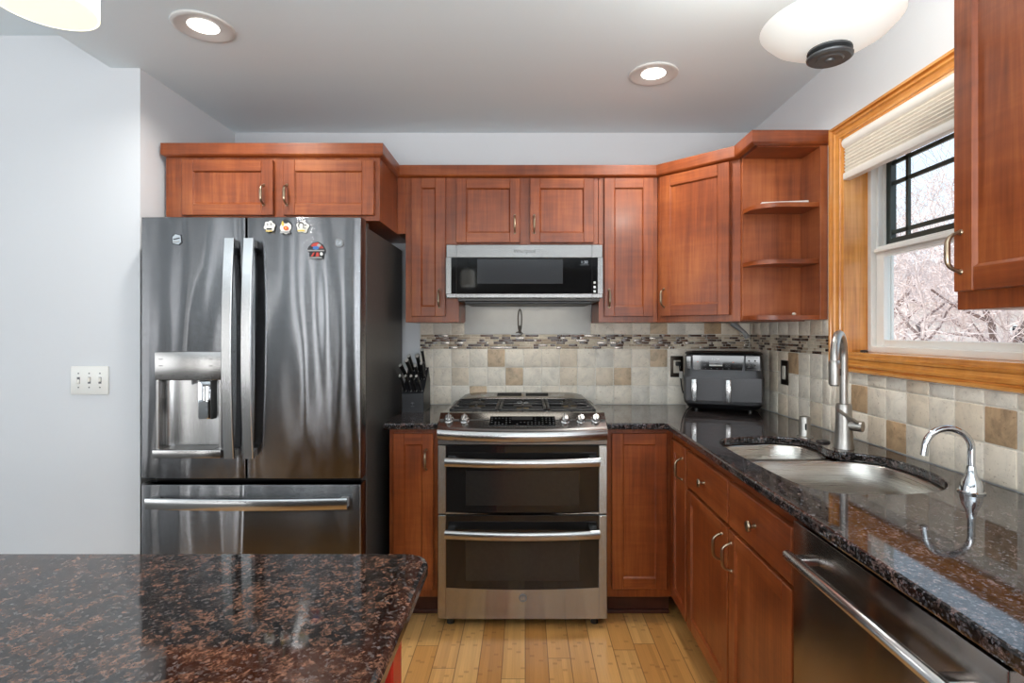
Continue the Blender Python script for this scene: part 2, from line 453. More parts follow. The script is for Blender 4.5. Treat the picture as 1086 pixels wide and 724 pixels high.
class Thing:
    """an Empty at the thing's base; parts are written in world coordinates or in the root's own"""
    def __init__(s, name, label, cat, loc=(0, 0, 0), rz=0.0, group=None, kind=None):
        s.o = bpy.data.objects.new(name, None); COL.objects.link(s.o)
        s.o.empty_display_size = 0.1
        s.o.location = loc; s.o.rotation_euler = (0, 0, rz)
        s.M = Matrix.Translation(loc) @ Matrix.Rotation(rz, 4, 'Z')
        s.inv = s.M.inverted()
        if kind: s.o['kind'] = kind
        if label: tagit(s.o, label, cat, group)
    def part(s, name, mb, parent=None, world=False, label=None, smooth=35):
        o = bpy.data.objects.new(name, mb.mesh(name, s.inv if world else None, smooth))
        COL.objects.link(o); o.parent = parent or s.o
        if label: o['label'] = label
        return o

def single(name, mb, label, cat, group=None, base=None, smooth=35, kind=None):
    """a thing that is one mesh; origin at its base"""
    xs = [v.x for v in mb.v]; ys = [v.y for v in mb.v]; zs = [v.z for v in mb.v]
    b = Vector(base) if base else Vector(((min(xs) + max(xs)) / 2, (min(ys) + max(ys)) / 2, min(zs)))
    o = bpy.data.objects.new(name, mb.mesh(name, Matrix.Translation(-b), smooth)); COL.objects.link(o); o.location = b
    if kind: o['kind'] = kind
    if label: tagit(o, label, cat, group)
    return o

def struct(name, mb, smooth=0): return single(name, mb, None, None, kind='structure', base=(0, 0, 0), smooth=smooth)

def copy_thing(root, loc, label, rz=None):
    c = root.copy(); COL.objects.link(c); c.location = loc; c['label'] = label
    if rz is not None: c.rotation_euler = (0, 0, rz)
    def rec(a, b):
        for ch in list(a.children):
            d = ch.copy(); COL.objects.link(d); d.parent = b; rec(ch, d)
    rec(root, c)
    return c

def spline(pts, n=8, closed=True):
    pts = [Vector(p) for p in pts]; out = []; L = len(pts)
    for i in range(L if closed else L - 1):
        if closed: p0, p1, p2, p3 = pts[i - 1], pts[i], pts[(i + 1) % L], pts[(i + 2) % L]
        else: p0, p1, p2, p3 = pts[max(i - 1, 0)], pts[i], pts[i + 1], pts[min(i + 2, L - 1)]
        for k in range(n):
            t = k / n
            out.append(0.5 * ((2 * p1) + (p2 - p0) * t + (2 * p0 - 5 * p1 + 4 * p2 - p3) * t * t + (3 * p1 - p0 - 3 * p2 + p3) * t ** 3))
    if not closed: out.append(pts[-1])
    return out
def arc(cx, cy, r, a0, a1, n=8): return [(cx + r * math.cos(R(a0 + (a1 - a0) * i / n)), cy + r * math.sin(R(a0 + (a1 - a0) * i / n))) for i in range(n + 1)]
def rrect(x0, x1, y0, y1, r, n=5):
    return arc(x1 - r, y1 - r, r, 0, 90, n) + arc(x0 + r, y1 - r, r, 90, 180, n) + arc(x0 + r, y0 + r, r, 180, 270, n) + arc(x1 - r, y0 + r, r, 270, 360, n)
def slab2d(outer, holes, z0, z1, m, bev=0.003):
    """a flat slab with holes and eased edges, through a filled 2-D curve"""
    cu = bpy.data.curves.new('s', 'CURVE'); cu.dimensions = '2D'; cu.fill_mode = 'BOTH'
    cu.extrude = (z1 - z0) / 2 - bev; cu.bevel_depth = bev; cu.bevel_resolution = 1; cu.offset = -bev
    for poly in [outer] + holes:
        sp = cu.splines.new('POLY'); sp.points.add(len(poly) - 1); sp.use_cyclic_u = True
        for q, p in zip(sp.points, poly): q.co = (p[0], p[1], 0, 1)
    ob = bpy.data.objects.new('s', cu); COL.objects.link(ob)
    dg = bpy.context.evaluated_depsgraph_get()
    me = bpy.data.meshes.new_from_object(ob.evaluated_get(dg))
    bm = bmesh.new(); bm.from_mesh(me); bmesh.ops.remove_doubles(bm, verts=bm.verts[:], dist=1e-5)
    mb = MB(); mb.addbm(bm, m, Matrix.Translation((0, 0, (z0 + z1) / 2)))
    bpy.data.objects.remove(ob); bpy.data.curves.remove(cu); bpy.data.meshes.remove(me)
    return mb
FACE = Matrix.Rotation(PI / 2, 4, 'X')          # turns an XY drawing to face -Y
def at(x, y, z, rz=0.0): return Matrix.Translation((x, y, z)) @ Matrix.Rotation(rz, 4, 'Z')

# ------------------------------------------------------------------ the room
XR = 1.285; YK = 3.09; ZC = 2.46; ZC2 = 2.60
XL = -6.2
XA = -1.655; YA = 2.33                       # fridge alcove: its side wall and the wall that faces the room
WY0, WY1, WZ0, WZ1 = 1.33, 2.18, 1.235, 2.10  # window opening in the right wall

carpet = plain('grey_carpet', (112, 110, 108), 0.95, 0, 0.15, 300, 0.3)
struct('floor', MB().box(-1.9, XR + 0.12, -1.4, YK + 0.1, -0.08, 0.0, m=floor_m).box(XL - 0.1, -1.9, YB - 0.1, YA, -0.08, 0.0, m=carpet).box(-1.9, XR + 0.12, YB - 0.1, -1.4, -0.08, 0.0, m=carpet))
struct('ceiling', MB().box(-1.78, XR + 0.12, YB - 0.1, YK + 0.1, ZC, 2.75, m=ceil_paint).box(XL - 0.1, -1.78, YB - 0.1, YK + 0.1, ZC2, 2.75, m=ceil_paint))
struct('wall_back', MB().box(XA, XR + 0.12, YK, YK + 0.1, 0, ZC, m=wall_paint))
struct('wall_left', MB().box(XL - 0.1, -1.78, YA, YK + 0.1, 0, ZC2, m=wall_paint).box(-1.78, XA, YA, YK + 0.1, 0, ZC, m=wall_paint))
struct('wall_right', MB().box(XR, XR + 0.12, YB, WY0, 0, ZC, m=wall_paint).box(XR, XR + 0.12, WY1, YK, 0, ZC, m=wall_paint)
       .box(XR, XR + 0.12, WY0, WY1, 0, WZ0, m=wall_paint).box(XR, XR + 0.12, WY0, WY1, WZ1, ZC, m=wall_paint))
struct('wall_far_left', MB().box(XL - 0.1, XL, YB, YA, 0, ZC2, m=wall_paint))
fw = MB(); prev = XL
dark_room = paint('dark_room_paint', (120, 116, 112))
for (a, b, z0, z1, e) in BACKWIN:
    fw.box(prev, a, YB - 0.1, YB, 0, ZC, m=dark_room).box(a, b, YB - 0.1, YB, 0, z0, m=dark_room).box(a, b, YB - 0.1, YB, z1, ZC, m=dark_room)
    prev = b
fw.box(prev, XR, YB - 0.1, YB, 0, ZC, m=dark_room).box(XL, -1.78, YB - 0.1, YB, ZC, ZC2, m=dark_room)
struct('wall_front', fw)

# ------------------------------------------------------------------ stone tile backsplashes
PITCH = 0.1026
ZG = [0.9145, 1.0195, 1.1245, 1.2290]        # tile rows under the mosaic band
ZM0, ZM1 = 1.2290, 1.3110                    # mosaic band
rnd = random.Random(7)
def tile_mat(wall, u, z):
    for (uu, zz, k) in ODD[wall]:
        if abs(u - uu) < 0.055 and abs(z - zz) < 0.054: return TILES[k]
    r = rnd.random()
    return TILES[0 if r < 0.40 else 1 if r < 0.72 else 2 if r < 0.82 else 3]
Z1, Z2, Z3, Z4 = 0.967, 1.072, 1.177, 1.345
ODD = {'back': [(-0.165, Z3, 4), (-0.056, Z2, 4), (0.563, Z2, 4), (-0.37, Z2, 2), (-0.268, Z1, 4), (0.77, Z3, 4), (0.77, Z4, 4), (0.25, Z2, 2), (1.05, Z4, 5), (1.15, Z4, 2)],
       'right': [(2.575, Z3, 5), (2.075, Z2, 5), (1.873, Z1, 5), (1.469, Z2, 5), (1.765, Z2, 2), (1.573, Z2, 2), (1.36, Z1, 3), (1.68, Z1, 1), (1.25, Z2, 4), (0.95, Z1, 5), (2.80, Z2, 2)]}
def tile_run(u0, u1, ph, z_of, put, wall):
    """tiles between u0 and u1; put(mb,u0,u1,z0,z1,depth,mat)"""
    mb = MB(); k = math.floor((u0 - ph) / PITCH)
    while ph + k * PITCH < u1:
        a = max(u0, ph + k * PITCH); b = min(u1, ph + (k + 1) * PITCH)
        if b - a > 0.012:
            for (z0, z1) in z_of((a + b) / 2):
                put(mb, a + 0.0022, b - 0.0022, z0 + 0.0022, z1 - 0.0022, 0.009 + rnd.random() * 0.0012, tile_mat(wall, (a + b) / 2, (z0 + z1) / 2), 0.004)
        k += 1
    return mb
def mosaic_run(u0, u1, put):
    mb = MB(); rows = 6; h = (ZM1 - ZM0) / rows
    for r in range(rows):
        u = u0 - rnd.random() * 0.05
        dark = rnd.random() < 0.5
        while u < u1:
            w = rnd.choice((0.016, 0.03, 0.05, 0.05, 0.075))
            a, b = max(u0, u), min(u1, u + w)
            if b - a > 0.005:
                x = rnd.random()
                if dark: m = MOS[0] if x < 0.62 else MOS[1] if x < 0.9 else MOS[2]
                else: m = MOS[3] if x < 0.5 else MOS[4] if x < 0.88 else MOS[2]
                put(mb, a + 0.0008, b - 0.0008, ZM0 + r * h + 0.0008, ZM0 + (r + 1) * h - 0.0008, 0.0085 + rnd.random() * 0.001, m, 0.0012)
            dark = (rnd.random() < 0.42) if not dark else (rnd.random() < 0.22)
            u += w
    return mb
def put_back(mb, a, b, z0, z1, d, m, bv): mb.box(a, b, YK - d, YK - 0.001, z0, z1, bv, m, 2)
def put_right(mb, a, b, z0, z1, d, m, bv): mb.box(XR - d, XR - 0.001, a, b, z0, z1, bv, m, 2)
full = [(ZG[0], ZG[1]), (ZG[1], ZG[2]), (ZG[2], ZG[3])]
XB0 = -0.598
bs = Thing('tile_backsplash', 'cream tumbled stone tile backsplash with mosaic band behind the range', 'backsplash', (XB0, YK, ZG[0]))
bs.part('grout', MB().box(XB0, XR - 0.006, YK - 0.006, YK - 0.0005, 0.9142, 1.38, m=grout), world=True, smooth=0)
bs.part('stone_tile', tile_run(XB0, XR - 0.01, -0.421, lambda u: full, put_back, 'back'), world=True)
bs.part('stone_tile', tile_run(XB0, XR - 0.01, -0.421, lambda u: [(ZM1, 1.379)], put_back, 'back'), world=True)
bs.part('mosaic_band', mosaic_run(XB0, XR - 0.01, put_back), world=True)
WCB = 1.169                                   # underside of the window casing
rs = Thing('tile_backsplash', 'beige tumbled stone tile backsplash under the window behind the sink', 'backsplash', (XR, 1.5, ZG[0]))
def z_right(u):
    if u > 2.265: return full
    return [(ZG[0], ZG[1]), (ZG[1], ZG[2]), (ZG[2], WCB - 0.001)]
rs.part('grout', MB().box(XR - 0.006, XR - 0.0005, 0.02, YK - 0.01, 0.9142, WCB - 0.001, m=grout)
        .box(XR - 0.006, XR - 0.0005, 2.265, YK - 0.01, WCB - 0.001, 1.38, m=grout), world=True, smooth=0)
rs.part('stone_tile', tile_run(0.02, 2.265, 2.125, z_right, put_right, 'right'), world=True)
rs.part('stone_tile', tile_run(2.265, YK - 0.011, 2.125, z_right, put_right, 'right'), world=True)
rs.part('stone_tile', tile_run(2.265, YK - 0.011, 2.125, lambda u: [(ZM1, 1.379)], put_right, 'right'), world=True)
rs.part('mosaic_band', mosaic_run(2.265, YK - 0.011, put_right), world=True)

# ------------------------------------------------------------------ window, casing, blind
win = Thing('window_1', None, None, (XR, (WY0 + WY1) / 2, WZ0), kind='structure')
win.o['kind'] = 'structure'
def casing_profile(w): return [(0, 0), (0, 0.016), (0.005, 0.025), (0.016, 0.025), (0.019, 0.016), (0.023, 0.014), (0.028, 0.021), (0.036, 0.022), (0.042, 0.016), (w - 0.020, 0.013), (w - 0.017, 0.017), (w - 0.008, 0.018), (w - 0.005, 0.012), (w, 0.012), (w, 0)]
CW = 0.078
def case_ring(pts_in, pts_out, m):
    pass
mb = MB(); prof = casing_profile(CW)             # measured from the outer edge inwards
def corner(t, sy, sz):                           # sy,sz: which side; t: distance in from the outer edge
    y = (WY1 + CW - t) if sy > 0 else (WY0 - CW + t)
    z = (WZ1 + CW * 0.85 - t * 0.85) if sz > 0 else (WZ0 - 0.066 + t * 0.066 / CW)
    return y, z
order = [(-1, -1), (1, -1), (1, 1), (-1, 1)]
rings = []
for (sy, sz) in order:
    rings.append([(XR - h, *corner(t, sy, sz)) for (t, h) in prof])
def casing_bar(i, j, m):
    b = MB(); b.loft([rings[i], rings[j]], m); return b
win.part('casing', casing_bar(0, 1, oak_h), world=True, smooth=25)
win.part('casing', casing_bar(1, 2, oak_v), world=True, smooth=25)
win.part('casing', casing_bar(2, 3, oak_h), world=True, smooth=25)
win.part('casing', casing_bar(3, 0, oak_v), world=True, smooth=25)
XJ = 1.372
j = MB()
j.box(XR - 0.012, XJ, WY1 - 0.013, WY1 + 0.001, WZ0, WZ1, 0.001, oak_v).box(XR - 0.012, XJ, WY0 - 0.001, WY0 + 0.013, WZ0, WZ1, 0.001, oak_v)
j.box(XR - 0.012, XJ, WY0, WY1, WZ1 - 0.013, WZ1 + 0.001, 0.001, oak_h)
j.box(XR - 0.012, XJ, WY0, WY1, WZ0 - 0.001, WZ0 + 0.012, 0.001, oak_h)
win.part('jamb', j, world=True, smooth=0)
ya, yb, za, zb = WY0 + 0.013, WY1 - 0.013, WZ0 + 0.012, WZ1 - 0.013
v = MB()
def ring_frame(mb, x0, x1, y0, y1, z0, z1, w, m, wz=None, wt=None, b=0.002):
    wz = wz or w; wt = wt or wz
    mb.box(x0, x1, y0, y0 + w, z0, z1, b, m).box(x0, x1, y1 - w, y1, z0, z1, b, m)
    mb.box(x0, x1, y0 + w, y1 - w, z0, z0 + wz, b, m).box(x0, x1, y0 + w, y1 - w, z1 - wt, z1, b, m)
ring_frame(v, XJ - 0.004, 1.46, ya, yb, za, zb, 0.022, vinyl, 0.024)
for xx in (1.392, 1.418, 1.444): v.box(xx - 0.003, xx + 0.003, ya + 0.02, ya + 0.034, za, zb, 0, vinyl).box(xx - 0.003, xx + 0.003, yb - 0.034, yb - 0.02, za, zb, 0, vinyl)
win.part('vinyl_frame', v, world=True, smooth=0)
low = MB(); ring_frame(low, 1.386, 1.412, ya + 0.024, yb - 0.024, za + 0.02, 1.662, 0.048, vinyl, 0.03, 0.042)
low.box(1.372, 1.39, ya + 0.03, yb - 0.03, 1.636, 1.652, 0.003, vinyl)
ls = win.part('lower_sash', low, world=True, smooth=0)
win.part('pane', MB().box(1.398, 1.401, ya + 0.07, yb - 0.07, za + 0.048, 1.622, m=pane_glass), ls, world=True, smooth=0)
up = MB(); ring_frame(up, 1.424, 1.448, ya + 0.024, yb - 0.024, 1.646, zb - 0.005, 0.03, dark_sash, 0.045)
us = win.part('upper_sash', up, world=True, smooth=0)
g = MB()
for z in (1.715, 1.905, 1.985): g.box(1.430, 1.442, ya + 0.05, yb - 0.05, z - 0.008, z + 0.008, 0.002, dark_sash)
for y in (yb - 0.135, ya + 0.135): g.box(1.430, 1.442, y - 0.008, y + 0.008, 1.68, zb - 0.03, 0.002, dark_sash)
win.part('grille', g, us, world=True, smooth=0)
win.part('pane', MB().box(1.4345, 1.4375, ya + 0.05, yb - 0.05, 1.685, zb - 0.03, m=pane_glass), us, world=True, smooth=0)

blind_cloth = plain('blind_cloth', (226, 218, 204), 0.8, 0, 0.04, 40, 0.05)
blind_rail = plain('blind_rail', (236, 232, 224), 0.45, 0, 0.02, 20)
bl = Thing('pleated_blind', 'cream pleated window blind raised to the top of the kitchen window', 'blind', (1.29, (WY0 + WY1) / 2, 1.93))
by0, by1 = WY0 + 0.02, WY1 - 0.016
pr = [(1.262 + 0.022 + 0.022 * math.cos(a), 2.078 + 0.022 * math.sin(a)) for a in [2 * PI * i / 14 for i in range(14)]]
bl.part('headrail', MB().loft([[(x, y, z) for (x, z) in pr] for y in (by0, by1)], blind_rail), world=True)
pl = []; n = 16
for i in range(n + 1):
    z = 1.958 + (2.062 - 1.958) * i / n
    pl.append((1.270 + (0.006 if i % 2 else 0.0), z))
pl2 = pl + [(1.296, 2.062), (1.296, 1.958)]
bl.part('pleated_cloth', MB().loft([[(x, y, z) for (x, z) in pl2] for y in (by0 + 0.006, by1 - 0.004)], blind_cloth), world=True, smooth=0)
bl.part('bottom_rail', MB().box(1.266, 1.298, by0, by1, 1.930, 1.960, 0.006, blind_rail, 2), world=True)

single('plug_cap', MB().lathe([(0.0, 0.0), (0.014, 0.0), (0.014, 0.006), (0.006, 0.009), (0, 0.009)], (1.335, 2.135, WZ0 + 0.012), m=black_plastic, seg=18),
       'tiny black round cap lying on the oak window sill corner', 'cap')

# ------------------------------------------------------------------ cabinets
def pull_mesh(mb, p, axis, out, L=0.088, m=None, M=None):
    """an arched cabinet pull, centred at p on the face"""
    p = Vector(p); a = Vector(axis).normalized(); o = Vector(out).normalized()
    pts = []; rs = []
    for i in range(17):
        t = -1 + 2 * i / 16
        h = 0.026 * (1 - abs(t) ** 5) + 0.003
        pts.append(p + a * (t * L / 2) + o * h); rs.append(0.0036 + 0.0026 * (1 - t * t))
    pts = [p - a * L / 2 - o * 0.001] + pts + [p + a * L / 2 - o * 0.001]
    rs = [0.0042] + rs + [0.0042]
    mb.tube(pts, rs, 10, m or pull_metal, M)
    for sgn in (-1, 1): mb.cyl(p + a * sgn * L / 2 - o * 0.0005, p + a * sgn * L / 2 + o * 0.003, 0.0068, 0.0055, 14, m or pull_metal, M)
    return mb
def knob_mesh(mb, p, out, m=None, M=None):
    return mb.lathe([(0.007, 0), (0.006, 0.004), (0.0048, 0.010), (0.0055, 0.015), (0.0150, 0.018), (0.0165, 0.022), (0.0145, 0.0265), (0.006, 0.029), (0, 0.0295)], p, out, 20, m or pull_metal, M, sx=0.85)
def door_mesh(x0, x1, z0, z1, y=-0.02, fr=0.052):
    """a shaker door in the face's own coordinates: x right, -y out of the cabinet"""
    mb = MB()
    t = y + 0.0195
    b = 0.0022
    mb.box(x0, x0 + fr, y, t, z0, z1, b, wood_v).box(x1 - fr, x1, y, t, z0, z1, b, wood_v)
    mb.box(x0 + fr - 0.0005, x1 - fr + 0.0005, y + 0.0003, t, z0, z0 + fr, b, wood_h).box(x0 + fr - 0.0005, x1 - fr + 0.0005, y + 0.0003, t, z1 - fr, z1, b, wood_h)
    a0, a1, c0, c1 = x0 + fr - 0.001, x1 - fr + 0.001, z0 + fr - 0.001, z1 - fr + 0.001
    d = 0.008; e = 0.006                                    # the recessed panel with its sloped bead
    r0 = [(a0, y + 0.0015, c0), (a1, y + 0.0015, c0), (a1, y + 0.0015, c1), (a0, y + 0.0015, c1)]
    r1 = [(a0 + e, y + d, c0 + e), (a1 - e, y + d, c0 + e), (a1 - e, y + d, c1 - e), (a0 + e, y + d, c1 - e)]
    mb.add(r0 + r1, [(0, 1, 5, 4), (1, 2, 6, 5), (2, 3, 7, 6), (3, 0, 4, 7), (4, 5, 6, 7)], wood_v)
    return mb
def drawer_mesh(x0, x1, z0, z1, y=-0.02): return MB().box(x0, x1, y, y + 0.0195, z0, z1, 0.005, wood_h, 2)
def cabinet(label, origin, rz, w, d, z0, z1, doors=(), drawers=(), toe=False, group=None, name='wall_cabinet', extra=None):
    T = Thing(name, label, 'cabinet', (origin[0], origin[1], 0 if toe else z0), rz, group)
    zz = 0 if toe else z0
    b = MB().box(0, w, 0, d, z0 - zz, z1 - zz, 0.0012, wood_v)
    T.part('body', b, smooth=0)
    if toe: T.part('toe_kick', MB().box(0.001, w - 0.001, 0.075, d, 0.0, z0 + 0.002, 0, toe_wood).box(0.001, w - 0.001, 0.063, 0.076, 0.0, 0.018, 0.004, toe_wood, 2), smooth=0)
    for (x0, x1, a, c, hx, hz) in doors:
        dr = T.part('door', door_mesh(x0, x1, a - zz, c - zz), smooth=0)
        if hx is not None: T.part('handle', pull_mesh(MB(), (hx, -0.0205, hz - zz), (0, 0, 1), (0, -1, 0)), dr)
    for (x0, x1, a, c) in drawers:
        dr = T.part('drawer', drawer_mesh(x0, x1, a - zz, c - zz), smooth=0)
        T.part('knob', knob_mesh(MB(), ((x0 + x1) / 2, -0.0205, (a + c) / 2 - zz), (0, -1, 0)), dr)
    return T
YU = 2.785
f0 = cabinet('wide cherry wall cabinet with two short doors above the refrigerator', (-1.63, 2.46), 0, 0.97, YK - 2.462, 1.83, 2.13,
        [(0.081, 0.493, 1.852, 2.102, 0.453, 1.943), (0.540, 0.947, 1.852, 2.102, 0.557, 1.943)])
single('filler_panel', MB().box(-0.658, -0.615, YU + 0.001, YU + 0.02, 1.83, 2.13, 0.001, wood_v), 'narrow cherry filler strip beside the cabinet over the refrigerator', 'filler panel')
cabinet('tall narrow cherry wall cabinet between refrigerator and microwave', (-0.614, YU), 0, 0.274, YK - YU - 0.002, 1.375, 2.13, [(0.032, 0.207, 1.405, 2.112, 0.175, 1.497)])
cabinet('cherry wall cabinet with two square doors above the microwave', (-0.338, YU), 0, 0.713, YK - YU - 0.002, 1.752, 2.13,
        [(-0.0145, 0.311, 1.782, 2.110, 0.285, 1.875), (0.362, 0.688, 1.782, 2.110, 0.384, 1.875)])
cabinet('tall cherry wall cabinet with one door right of the microwave', (0.377, YU), 0, 0.302, YK - YU - 0.002, 1.375, 2.13, [(0.027, 0.277, 1.405, 2.112, 0.051, 1.497)])
# the diagonal corner cabinet
DX, DY = 0.681, 2.783
T = Thing('corner_cabinet', 'diagonal cherry corner wall cabinet with one wide door above the air fryer', 'cabinet', (DX, DY, 1.375), -PI / 4)
h = 0.429
Mi = T.inv @ Matrix.Translation((0, 0, 0))
foot = [(DX, DY), (0.984, 2.480), (XR - 0.001, 2.480), (XR - 0.001, YK - 0.001), (DX, YK - 0.001)]
T.part('body', MB().prism(foot[::-1], 1.375, 2.13, 0.001, wood_v), world=True, smooth=0)
dd = T.part('door', door_mesh(0.024, 0.384, 1.405 - 1.375, 2.112 - 1.375, fr=0.056), smooth=0)
T.part('handle', pull_mesh(MB(), (0.046, -0.0205, 1.497 - 1.375), (0, 0, 1), (0, -1, 0)), dd)
# the open shelf unit
SY = 2.30
T = Thing('open_shelf_unit', 'open cherry shelf unit with rounded shelves beside the window', 'shelf', (1.12, 2.40, 1.379))
T.part('back_panel', MB().box(0.986, 1.252, 2.462, 2.479, 1.379, 2.13, 0.001, shelf_wood), world=True, smooth=0)
T.part('side_panel', MB().box(1.252, XR - 0.001, SY, 2.479, 1.379, 2.13, 0.0015, shelf_wood), world=True, smooth=0)
T.part('top_panel', MB().box(0.986, 1.252, SY + 0.005, 2.461, 2.112, 2.13, 0.001, wood_h), world=True, smooth=0)
def shelf_poly():
    x0, x1, y0, y1 = 0.987, 1.2515, SY + 0.008, 2.461
    pts = [(x1, y1), (x0, y1), (x0, y0 + 0.10)] + [(x0 + 0.11 - 0.11 * math.cos(R(a)), y0 + 0.10 - 0.10 * math.sin(R(a))) for a in range(10, 91, 10)] + [(x1, y0)]
    return pts
for z in (1.379, 1.618, 1.860): T.part('shelf', MB().prism(shelf_poly(), z, z + 0.019, 0.004, wood_h, 2), world=True)
single('tablet', MB().prism([(1.03, 2.36), (1.215, 2.325), (1.235, 2.44), (1.05, 2.452)], 1.8795, 1.891, 0.003, plain('pale_grey_cover', (214, 214, 210), 0.4), 2),
       'thin pale grey tablet lying on the top shelf of the open unit', 'tablet')
single('pebble', MB().lathe([(0, 0), (0.007, 0.002), (0.009, 0.006), (0.006, 0.011), (0, 0.013)], (1.165, 2.35, 1.3985), m=plain('ivory_bead', (235, 228, 212), 0.4), seg=14),
       'tiny ivory bead on the lowest shelf of the open unit', 'bead')
# the near wall cabinet on the window wall (faces -X)
cabinet('cherry wall cabinet on the window wall with arched pull near the window', (0.985, 1.236), -PI / 2, 0.47, XR - 0.986, 1.378, 2.13,
        [(0.014, 0.456, 1.418, 2.112, 0.034, 1.505)])
# crown moulding: a flat board with a small cove under it, mitred round the corners
path = [(-1.640, YK - 0.002), (-1.640, 2.438), (-0.640, 2.438), (-0.640, 2.762), (0.668, 2.762), (0.955, 2.475), (0.955, 2.280), (1.2835, 2.280)]
prof = [(0.0, 2.176), (0.0, 2.128), (0.004, 2.122), (0.012, 2.118), (0.0195, 2.116), (0.0195, 2.176)]
mb = MB(); rings = []
for i, p in enumerate(path):
    p = Vector(p)
    d0 = (p - Vector(path[i - 1])).normalized() if i else None
    d1 = (Vector(path[i + 1]) - p).normalized() if i < len(path) - 1 else None
    d0 = d0 or d1; d1 = d1 or d0
    n0 = Vector((-d0.y, d0.x)); n1 = Vector((-d1.y, d1.x))
    b = (n0 + n1).normalized(); k = 1 / max(0.3, b.dot(n0))
    rings.append([(p.x + b.x * t * k, p.y + b.y * t * k, z) for (t, z) in prof])
mb.loft(rings, wood_h)
single('crown_moulding', mb, 'cherry crown moulding running along the tops of the wall cabinets', 'moulding', base=(0.0, 2.76, 2.116), smooth=20)
# base cabinets
YF = 2.49
cabinet('narrow cherry base cabinet between refrigerator and range', (-0.623, YF), 0, 0.227, YK - YF - 0.012, 0.11, 0.884, [(0.020, 0.204, 0.151, 0.864, 0.171, 0.745)], toe=True, name='base_cabinet')
cabinet('cherry base cabinet with a plain fixed door right of the range', (0.371, YF), 0, 0.309, YK - YF - 0.012, 0.11, 0.884, [(0.024, 0.276, 0.153, 0.864, None, None)], toe=True, name='base_cabinet')
XF = 0.681
cabinet('slim full height cherry base cabinet in the corner left of the sink', (XF, 2.488), -PI / 2, 0.258, XR - XF - 0.012, 0.11, 0.884, [(0.026, 0.250, 0.130, 0.845, 0.205, 0.750)], toe=True, name='base_cabinet')
T = cabinet('cherry sink base cabinet with two knobbed drawer fronts over two doors', (XF, 2.229), -PI / 2, 0.887, XR - XF - 0.012, 0.11, 0.70,
        [(0.009, 0.452, 0.128, 0.686, 0.405, 0.605), (0.464, 0.882, 0.128, 0.686, 0.490, 0.605)],
        [(0.009, 0.452, 0.698, 0.843), (0.464, 0.882, 0.698, 0.843)], toe=True, name='base_cabinet')
T.part('face_frame', MB().box(0, 0.887, 0, 0.02, 0.699, 0.884, 0, wood_h).box(0, 0.015, 0.02, 0.59, 0.699, 0.884, 0, wood_v).box(0.872, 0.887, 0.02, 0.59, 0.699, 0.884, 0, wood_v), smooth=0)

# ------------------------------------------------------------------ granite
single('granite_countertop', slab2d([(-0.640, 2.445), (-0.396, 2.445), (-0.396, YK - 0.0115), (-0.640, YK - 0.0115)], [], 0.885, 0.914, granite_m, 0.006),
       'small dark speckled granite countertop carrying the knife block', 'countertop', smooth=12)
hole = [(.726, 2.017), (.760, 2.085), (.803, 2.115), (.90, 2.135), (.979, 2.140), (1.064, 2.10), (1.079, 2.017), (1.064, 1.925), (1.078, 1.865), (1.137, 1.838), (1.184, 1.789), (1.199, 1.696), (1.192, 1.588), (1.16, 1.493), (1.093, 1.425), (.989, 1.392), (.874, 1.385), (.785, 1.412), (.745, 1.50), (.728, 1.696), (.724, 1.80), (.722, 1.92)]
hole_s = [(p.x, p.y) for p in spline([(a, b, 0) for a, b in hole], 6)]
Lpoly = [(0.371, YK - 0.0115), (0.371, 2.445), (0.628, 2.445), (0.638, 2.435), (0.638, 0.06), (XR - 0.0115, 0.06), (XR - 0.0115, YK - 0.0115)]
holes = [hole_s,
         [(1.150 + 0.012 * math.cos(R(a)), 1.402 + 0.012 * math.sin(R(a))) for a in range(0, 360, 30)]]
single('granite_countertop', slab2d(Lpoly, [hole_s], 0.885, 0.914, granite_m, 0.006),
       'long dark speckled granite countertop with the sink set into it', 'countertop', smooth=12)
IX = -0.175
ip = [(IX, 1.021 - 0.05)] + [(IX - 0.05 + 0.05 * math.cos(R(a)), 0.971 + 0.05 * math.sin(R(a))) for a in range(10, 91, 10)] + [(-1.75, 1.021), (-1.75, -0.75), (IX, -0.75)]
single('granite_countertop', slab2d(ip, [], 0.884, 0.914, granite_warm_lit, 0.009), 'warm-lit speckled granite island countertop with one rounded corner', 'countertop', smooth=12)
T = Thing('kitchen_island', 'red painted kitchen island base under the warm-lit granite top', 'island', (-0.95, 0.1, 0))
T.part('body', MB().box(-1.70, -0.240, -0.70, 0.895, 0.0, 0.8835, 0.002, dark_case), world=True, smooth=0)
T.part('end_panel', MB().box(-0.2395, -0.222, -0.70, 0.9, 0.0, 0.8835, 0.002, red_paint), world=True, smooth=0)
e = MB()
for (a, b) in ((0.845, 0.905), (0.10, 0.17), (-0.70, -0.63)): e.box(-0.222, -0.206, a, b, 0.0, 0.8835, 0.003, red_paint)
for (z0, z1) in ((0.0, 0.10), (0.81, 0.8835)): e.box(-0.222, -0.2075, -0.63, 0.845, z0, z1, 0.003, red_paint)
T.part('end_panel_frame', e, world=True, smooth=0)

